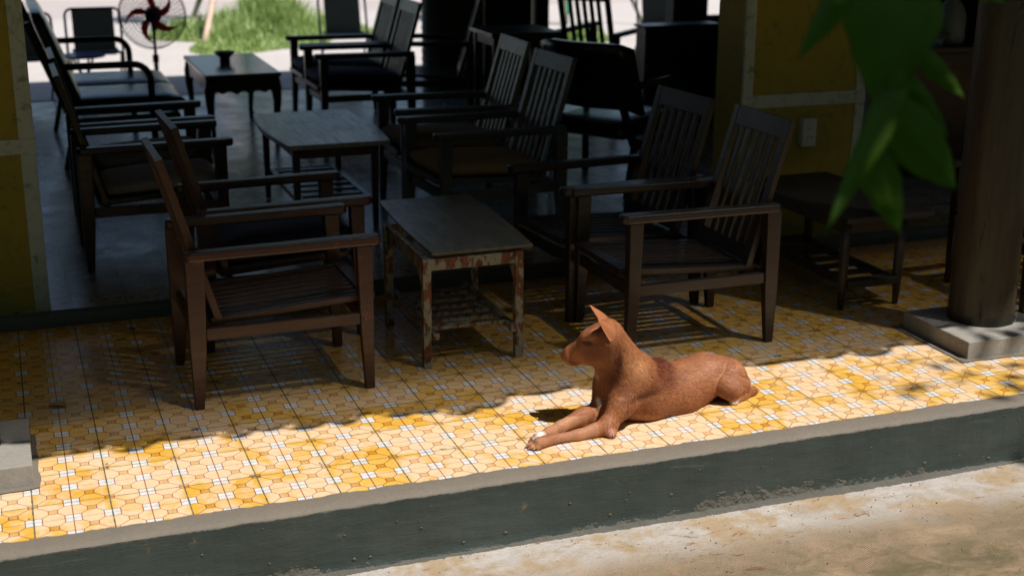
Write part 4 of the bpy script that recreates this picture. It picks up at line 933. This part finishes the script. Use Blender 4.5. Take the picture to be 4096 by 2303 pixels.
LV=[[[1.111, -1.82, 1.511], [0.994, -1.88, 1.413], 0.036, 0.3], [[1.2, -1.78, 1.523], [1.148, -1.85, 1.327], 0.115, 0.3], [[1.314, -1.7, 1.487], [1.27, -1.75, 1.374], 0.06, 0.3], [[1.23, -1.8, 1.415], [1.028, -1.92, 1.19], 0.042, 0.3], [[1.164, -1.8, 1.285], [1.21, -1.83, 1.149], 0.055, 0.3], [[1.189, -1.8, 1.333], [1.293, -1.84, 1.211], 0.078, 0.3], [[1.222, -1.78, 1.377], [1.301, -1.8, 1.279], 0.026, 0.3], [[1.252, -1.76, 1.407], [1.338, -1.78, 1.33], 0.03, 0.3], [[1.145, -1.85, 1.558], [0.988, -1.95, 1.485], 0.05, 0.3], [[1.36, -1.7, 1.509], [1.443, -1.72, 1.457], 0.04, 0.3]]
STEM=[[1.232, -1.8, 1.581], [1.223, -1.8, 1.475], [1.22, -1.8, 1.41], [1.208, -1.8, 1.377], [1.189, -1.8, 1.333], [1.167, -1.8, 1.287]]
yard_tree((5.6,-2.3,-.2),3.6,[((-.60,.30,5.6),(.75,.40,.25),75),((-.1,1.2,3.3),(.8,.5,.3),500),((.4,-.3,4.6),(1.8,1.5,1.0),3000)],'leafy tree in the yard right of the picture whose branches dapple the log post',11)
yard_tree((3.2,-5.4,-.2),3.8,[((-1.45,2.35,4.3),(.85,.55,.5),1500),((-.2,1.0,4.8),(1.3,1.0,.8),2200),((-.8,-.9,4.8),(1.9,1.6,1.1),3000)],'leafy tree in the yard behind the viewer, shading the hanging leaves',21)
yard_tree((-3.4,-4.6,-.2),3.8,[((0,0,4.8),(2.2,1.8,1.2),4200),((.6,1.2,4.2),(.9,.8,.6),1200)],'leafy tree in the yard on the left behind the viewer',31)
# ------------------------------------------------------------------ hanging leaves close to the camera
LEAF2=leafmat('hanging_leaf',(.060,.125,.002),(.085,.175,.003),(.28,.60,.005),.7,.55)
def branch():
    t=empty('leafy_branch',(1.2,-1.8,1.6),0,'out-of-focus green branch with large pointed leaves hanging in the top right foreground','branch')
    o0=Vector((1.2,-1.8,1.6))
    pts=[Vector(p)-o0 for p in STEM]; pts=[Vector((.10,.02,.75)),Vector((.06,.0,.3))]+pts
    bm=B_(); tube(bm,pts,[.006,.005]+[.0035-.0004*i for i in range(len(pts)-2)],8); obj('stem',bm,simple('green_stem',(.06,.12,.02),.5),t,smooth=True)
    cd=Vector((-.35,-.92,.2))
    for b_,tp,wd,fold in LV:
        a=Vector(b_)-o0; c=Vector(tp)-o0; d=c-a; L=d.length; d.normalize()
        s=d.cross(cd).normalized(); nn=s.cross(d).normalized()
        bm=B_(); V=[]; n=16
        for i in range(n+1):
            f=i/n; w_=wd*1.15/2*(math.sin(math.pi*min(1,f**.75))**.85)*(1-.25*f)+.0004
            if f>.93: w_*= (1-f)/.07*.9+.05
            ctr=a+d*L*f+nn*(.10*L*math.sin(math.pi*f)*.6)
            V.append([bm.verts.new(ctr+s*w_*j*(1+.04*math.sin(i*1.9+j))+nn*(-abs(j)*w_*fold+.0015*math.sin(i*1.3+j*2))) for j in (-1,-.6,-.15,0,.15,.6,1)])
        for A_,B2 in zip(V,V[1:]):
            for j in range(6): bm.faces.new((A_[j],A_[j+1],B2[j+1],B2[j]))
        o=obj('leaf',bm,LEAF2,t,smooth=True); o.modifiers.new('t','SOLIDIFY').thickness=.0005
branch()
# ------------------------------------------------------------------ the dog
def sdf_mesh(PR,lo,hi,h):
    nx,ny,nz=[int(round((b_-a)/h))+1 for a,b_ in zip(lo,hi)]
    D=np.full((nx,ny,nz),.2,np.float32)
    xs=lo[0]+h*np.arange(nx);ys=lo[1]+h*np.arange(ny);zs=lo[2]+h*np.arange(nz)
    for p in PR:
        a=np.array(p[0:3]);ra=p[3];b_=np.array(p[4:7]);rb=p[7];sy=p[8];k=p[9]; mg=k+.012
        l=np.minimum(a-ra,b_-rb)-mg; u=np.maximum(a+ra,b_+rb)+mg
        i0=[max(0,int((l[q]-lo[q])/h)) for q in range(3)]; i1=[min((nx,ny,nz)[q],int((u[q]-lo[q])/h)+2) for q in range(3)]
        if any(i1[q]<=i0[q] for q in range(3)): continue
        X=xs[i0[0]:i1[0]][:,None,None];Y=ys[i0[1]:i1[1]][None,:,None];Z=zs[i0[2]:i1[2]][None,None,:]
        d=b_-a; dd=float(d@d)+1e-9
        t=np.clip(((X-a[0])*d[0]+(Y-a[1])*d[1]+(Z-a[2])*d[2])/dd,0,1)
        dx=X-(a[0]+t*d[0]);dy=(Y-(a[1]+t*d[1]))/sy;dz=Z-(a[2]+t*d[2])
        s=(np.sqrt(dx*dx+dy*dy+dz*dz)-(ra+(rb-ra)*t))*(sy if sy<1 else 1)
        sub=D[i0[0]:i1[0],i0[1]:i1[1],i0[2]:i1[2]]
        hh=np.maximum(k-np.abs(sub-s),0)/k
        sub[...]=np.minimum(sub,s)-hh*hh*k*.25
    D=np.maximum(D,-(zs[None,None,:]-.0012))
    # surface nets
    sgn=D<0; 
    c=sgn[:-1,:-1,:-1]; mixd=np.zeros_like(c)
    for q in ((1,0,0),(0,1,0),(0,0,1),(1,1,0),(1,0,1),(0,1,1),(1,1,1)):
        mixd|= (sgn[q[0]:nx-1+q[0],q[1]:ny-1+q[1],q[2]:nz-1+q[2]]!=c)
    ii=np.argwhere(mixd); vid=np.full(mixd.shape,-1,np.int64); vid[tuple(ii.T)]=np.arange(len(ii))
    pos=np.zeros((len(ii),3)); cnt=np.zeros(len(ii))
    cor=[(0,0,0),(1,0,0),(0,1,0),(1,1,0),(0,0,1),(1,0,1),(0,1,1),(1,1,1)]
    for e0 in range(8):
        for ax in range(3):
            if cor[e0][ax]==1: continue
            q0=np.array(cor[e0]); q1=q0.copy(); q1[ax]=1
            d0=D[tuple((ii+q0).T)];d1=D[tuple((ii+q1).T)]; cr=(d0<0)!=(d1<0); tt=np.where(cr,d0/np.where(cr,d0-d1,1),0)
            pp=q0+np.outer(tt,(q1-q0)); pos[cr]+=pp[cr]; cnt[cr]+=1
    pos=(ii+pos/cnt[:,None])*h+np.array(lo)
    F=[]
    for ax in range(3):
        o1,o2=[(1,2),(2,0),(0,1)][ax]
        sl0=[slice(0,n_-1) for n_ in (nx,ny,nz)]; 
        S0=sgn[:nx-1,:ny-1,:nz-1]; q=[0,0,0]; q[ax]=1; S1=sgn[q[0]:nx-1+q[0],q[1]:ny-1+q[1],q[2]:nz-1+q[2]]
        e=np.argwhere(S0!=S1); e=e[(e[:,o1]>0)&(e[:,o2]>0)]
        fl=S0[tuple(e.T)]
        u=np.zeros(3,int);u[o1]=1;v=np.zeros(3,int);v[o2]=1
        a_=vid[tuple((e-u-v).T)];b2=vid[tuple((e-v).T)];c2=vid[tuple(e.T)];d2=vid[tuple((e-u).T)]
        f=np.stack([a_,b2,c2,d2],1); f[~fl]=f[~fl][:,::-1]; F.append(f)
    F=np.concatenate(F); F=F[(F>=0).all(1)]
    return pos,F
def ear(T,L,M,B,bulge,n=14,m=12):
    """cupped pointed ear: arc L-B-M at the base, T the tip, opening forward"""
    T,L,M,B=[np.array(q) for q in (T,L,M,B)]
    vs=[];fs=[]
    ctr=(L+M)/2; 
    for i in range(n+1):
        f=i/n
        for j in range(m+1):
            g=j/m; base=(1-g)**2*L+2*g*(1-g)*(2*B-(L+M)/2)+g*g*M
            p=base*(1-f)+T*f
            edge=(.22*math.sin(math.pi*f)**.8)
            mid=(L*(1-g)+M*g)*(1-f)+T*f
            p=p+(p-mid)*edge*.8+ (base-ctr)*edge*.35
            vs.append(p)
    nn=len(vs)
    for i in range(n):
        for j in range(m):
            a=i*(m+1)+j; fs.append((a,a+1,a+m+2,a+m+1))
    # inner wall offset for thickness
    V=np.array(vs); G=V.reshape(n+1,m+1,3); du=np.gradient(G,axis=1); dv=np.gradient(G,axis=0); nr=np.cross(du,dv); nr/=np.linalg.norm(nr,axis=2)[...,None]+1e-9
    th=np.linspace(.0032,.0008,n+1)[:,None,None]; inn=(G-nr*th).reshape(-1,3); inn2=(G+nr*th).reshape(-1,3)
    vs=np.concatenate([inn,inn2]); fs2=[(a,b_,c_,d_) for a,b_,c_,d_ in fs]+[(d_+nn,c_+nn,b_+nn,a+nn) for a,b_,c_,d_ in fs]
    for i in range(n):
        for j in (0,m):
            a=i*(m+1)+j; b_=a+m+1; fs2.append((a,b_,b_+nn,a+nn) if j==m else (b_,a,a+nn,b_+nn))
    for j in range(m):
        a=n*(m+1)+j; fs2.append((a,a+1,a+1+nn,a+nn))
    return vs,np.array(fs2)
def nz(p,s): return np.array([mn.noise(Vector((float(x)*s,float(y)*s,float(z)*s))) for x,y,z in p])
def gauss(P,c,r): 
    r=np.array(r)*np.ones(3); return np.exp(-(((P-np.array(c))/r)**2).sum(1))
def coat(P):
    base=np.tile(np.array([[.33,.125,.052]]),(len(P),1))
    def blend(w_,c):
        nonlocal base
        w_=np.clip(w_,0,1)[:,None]; base=base*(1-w_)+np.array([c])*w_
    blend(gauss(P,(1.95,.22,.12),(.16,.1,.08))*.40,(.36,.16,.085))
    blend(gauss(P,(1.756,.165,.190),(.034,.05,.030))*.85,(.56,.27,.11))          # lighter neck band
    blend(gauss(P,(1.740,.165,.225),(.030,.05,.030))*.35,(.42,.19,.08))
    blend(gauss(P,(1.874,.245,.150),(.046,.12,.040))*1.6,(.085,.018,.008))          # dark withers patch
    blend(gauss(P,(1.800,.17,.120),(.046,.06,.022))*.9,(.12,.036,.017))
    blend(gauss(P,(1.755,.145,.108),(.050,.06,.012))*.9,(.12,.038,.018))
    blend(gauss(P,(1.716,.155,.131),(.018,.05,.030))*.45,(.17,.055,.026))
    blend(gauss(P,(1.694,.168,.218),(.014,.06,.055))*1.1,(.060,.018,.009))         # shaded side of the neck, painted into the coat
    blend(gauss(P,(1.682,.185,.165),(.022,.06,.045))*.85,(.11,.034,.016))  # painted neck shade carried down the throat
    blend(gauss(P,(1.630,.19,.262),(.034,.05,.036))*.85,(.15,.045,.020))         # darker cheek, its shade painted into the coat
    blend(((P[:,2]<.045)&(P[:,0]<1.62)&(P[:,1]<.25)).astype(float)*.75,(.50,.25,.14))
    blend(gauss(P,(1.76,.18,.015),(.07,.08,.02))*.65,(.55,.28,.13))
    blend(gauss(P,(2.15,.25,.05),(.07,.09,.07))*.55,(.46,.21,.115))
    blend(gauss(P,(2.10,.3,.13),(.10,.12,.04))*.6,(.46,.22,.13))
    n0=nz(P,11); blend(np.clip(n0+.1,0,1)*.55,(.20,.062,.028)); n1=nz(P,28); blend(np.clip(n1,0,1)*.4,(.19,.062,.030)); n2=nz(P,75); blend(np.clip(n2,0,1)*.22,(.42,.20,.10))
    blend(gauss(P,(1.438,.155,.026),(.020,.018,.016))*1.8-.2,(.82,.74,.68))        # white far paw
    blend(gauss(P,(1.6607,.218,.080),(.006,.030,.016))*2.0-.5,(.80,.72,.62))     # chest flash
    blend(gauss(P,(1.657,.233,.156),(.006,.02,.014))*1.4-.35,(.50,.33,.20))
    blend(gauss(P,(2.137,.224,.008),(.010,.016,.010))*1.6,(.75,.62,.54))
    blend(gauss(P,(1.563,.290,.222),(.010,.016,.012))*2.2,(.30,.11,.085))       # nose leather
    blend(gauss(P,(1.574,.276,.230),(.016,.02,.012))*.6,(.38,.16,.10))
    blend(gauss(P,(1.6047,.1926,.2857),(.0115,.014,.0065))*2.4,(.035,.014,.010))  # eye rim
    blend(gauss(P,(1.655,.106,.022),(.012,.012,.012))*1.3,(.50,.25,.19))       # callused elbow
    t_=np.clip((P[:,0]-1.562)/.045,0,1); lz=.2142-.0085*np.sin(t_*2.4)
    blend(((P[:,0]<1.61)&(P[:,1]<.29)&(P[:,2]>.19))*np.exp(-((P[:,2]-lz)/.0014)**2)*.85,(.06,.02,.013))  # lip line
    return base
def dog():
    t=empty('dog',(1.8,.25,0),0,'slim reddish brown short-haired dog lying on the sunlit tiles with pricked ears, looking left','dog')
    o0=np.array([1.8,.25,0])
    pos,F=sdf_mesh(PR,(1.37,.06,-.006),(2.31,.60,.40),.0034)
    # light smoothing
    for _ in range(2):
        acc=np.zeros_like(pos);cn=np.zeros(len(pos))
        for a,b_ in ((0,1),(1,2),(2,3),(3,0)):
            np.add.at(acc,F[:,a],pos[F[:,b_]]);np.add.at(acc,F[:,b_],pos[F[:,a]]);np.add.at(cn,F[:,a],1);np.add.at(cn,F[:,b_],1)
        pos=pos*.5+acc/np.maximum(cn,1)[:,None]*.5
    # eye socket dents
    for e in ((1.6047,.1926,.2857),(1.637,.268,.266)):
        w_=gauss(pos,e,.0085); pos[:,1]+=(.0035 if e[1]<.22 else -.0035)*w_
    # subtle muscle / skin folds
    pos[:,1]+=.0045*gauss(pos,(1.79,.17,.10),(.05,.06,.012))
    av,af=ear(EARN['T'],EARN['L'],EARN['M'],EARN['B'],.0)
    bv,bf=ear(EARF['T'],EARF['M'],EARF['L'],EARF['B'],.0)
    P=np.concatenate([pos,av,bv]); FF=np.concatenate([F,af+len(pos),bf+len(pos)+len(av)])
    cc=coat(P); 
    # ears a little more orange
    k=len(pos); cc[k:]=cc[k:]*.3+np.array([.42,.16,.065])*.7
    attr=np.concatenate([cc,np.ones((len(P),1))],1)
    m,n,b=mat('dog_coat'); ca=n.new('ShaderNodeAttribute',attribute_name='coat')
    co=n.coord(scale=(1,1,1)); f1=n.noise(n.coord(scale=(.35,1,1)),420,3,.6); f2=n.noise(n.coord(scale=(.5,1,1)),150,3,.6)
    col=n.mix(n.ramp(f1,.35,.7,0,.3),ca.outputs['Color'],n.mix(.5,ca.outputs['Color'],(.14,.05,.03))); 
    n.put(b.inputs['Base Color'],col); b.inputs['Roughness'].default_value=.55; n.put(b.inputs['Normal'],n.bump(n.m('ADD',f1,n.m('MULTIPLY',f2,.6)),.2,.0012))
    b.inputs['Specular IOR Level'].default_value=.22
    body=raw_mesh('body',P-o0,FF,m,t,smooth=True,attr=attr)
    # eyes
    em,_,_=mat('wet_eye',(.02,.010,.006),.08)
    for e in ((1.6057,.1950,.2855),(1.636,.2645,.266)):
        bm=B_(); bmesh.ops.create_uvsphere(bm,u_segments=16,v_segments=10,radius=.0055); bmesh.ops.translate(bm,vec=tuple(np.array(e)-o0),verts=bm.verts); obj('eye',bm,em,t,smooth=True)
    # claws
    cm=simple('claw',(.32,.20,.15),.35,scale=90)
    for x,y in ((1.3965,.1385),(1.3885,.1275),(1.3905,.1108),(1.4035,.1010),(1.4275,.1790),(1.4150,.1680),(1.4145,.1520)):
        bm=B_(); tube(bm,[tuple(np.array(q)-o0) for q in ((x+.004,y,.0085),(x-.003,y-.001,.0065),(x-.0075,y-.002,.0018))],[.0022,.0018,.0006],6); obj('claw',bm,cm,t,smooth=True)
    # nostril
    bm=B_(); bmesh.ops.create_uvsphere(bm,u_segments=10,v_segments=8,radius=.0022); bmesh.ops.translate(bm,vec=tuple(np.array((1.5622,.2852,.2208))-o0),verts=bm.verts); obj('nostril',bm,CHAR,t,smooth=True)
    # fur: short tapered hairs following the coat
    tri=FF; A_=P[tri[:,0]];B2=P[tri[:,1]];C_=P[tri[:,2]];D_=P[tri[:,3]]
    nr=np.cross(C_-A_,D_-B2); ar=np.linalg.norm(nr,axis=1)+1e-12; nr/=ar[:,None]; 
    cenp=(A_+B2+C_+D_)/4; wgt=ar*np.where(cenp[:,2]<.003,0,1)*np.where(nr[:,1]>.75,.25,1); wgt/=wgt.sum()
    n_=80000; q=rng.choice(len(tri),n_,p=wgt); a=rng.uniform(0,1,(n_,1)); c=rng.uniform(0,1,(n_,1))
    p=(A_[q]*(1-a)+B2[q]*a)*(1-c)+(D_[q]*(1-a)+C_[q]*a)*c; nn=nr[q]
    flow=np.tile(np.array([[.9,.15,-.35]]),(n_,1)); x,y,z=p.T
    fore=(x<1.64)&(z<.075); flow[fore]=(-1,-.1,-.1)
    neck=(x<1.80)&(z>.12)&(x>1.66); flow[neck]=(.6,0,-.8)
    head=(x<1.68)&(z>.2); flow[head]=(.9,0,-.1)
    arm=(x>1.62)&(x<1.75)&(z<.12)&(~fore); flow[arm]=(-.4,0,-.9)
    flow+=rng.normal(size=(n_,3))*.14
    tv=flow-nn*(flow*nn).sum(1)[:,None]; tv/=np.linalg.norm(tv,axis=1)[:,None]+1e-9
    ln=np.where(head|fore,.0050,.0120)*rng.uniform(.6,1.3,n_); ln[(z>.29)&(x<1.70)]*=.6
    lift=rng.uniform(.10,.26,n_)
    # skip nose, eye
    ok=(gauss(p,(1.563,.290,.222),.010)<.3)&(gauss(p,(1.6047,.1926,.2857),.006)<.3); p,nn,tv,ln,lift=p[ok],nn[ok],tv[ok],ln[ok],lift[ok]; n_=len(p)
    sd=np.cross(tv,nn); wd=.00062
    tip=p+tv*(ln*(1-lift*.3))[:,None]+nn*(ln*lift)[:,None]
    co=np.stack([p-sd*wd-nn*.0004,p+sd*wd-nn*.0004,tip],1).reshape(-1,3)-o0; f=np.arange(n_*3).reshape(-1,3)
    cc=coat(p)*rng.uniform(.45,1.7,(n_,1)); cc[ear_idx(p)]*=1.0
    at=np.repeat(np.concatenate([np.clip(cc,0,1),np.ones((n_,1))],1),3,axis=0)
    m2,n2,b2=mat('dog_hair'); ca=n2.new('ShaderNodeAttribute',attribute_name='coat'); n2.put(b2.inputs['Base Color'],ca.outputs['Color']); b2.inputs['Roughness'].default_value=.5; b2.inputs['Specular IOR Level'].default_value=.15
    raw_mesh('fur',co,f,m2,t,attr=at)
    bpy.context.view_layer.update()
def ear_idx(p): return np.zeros(len(p),bool)
dog()
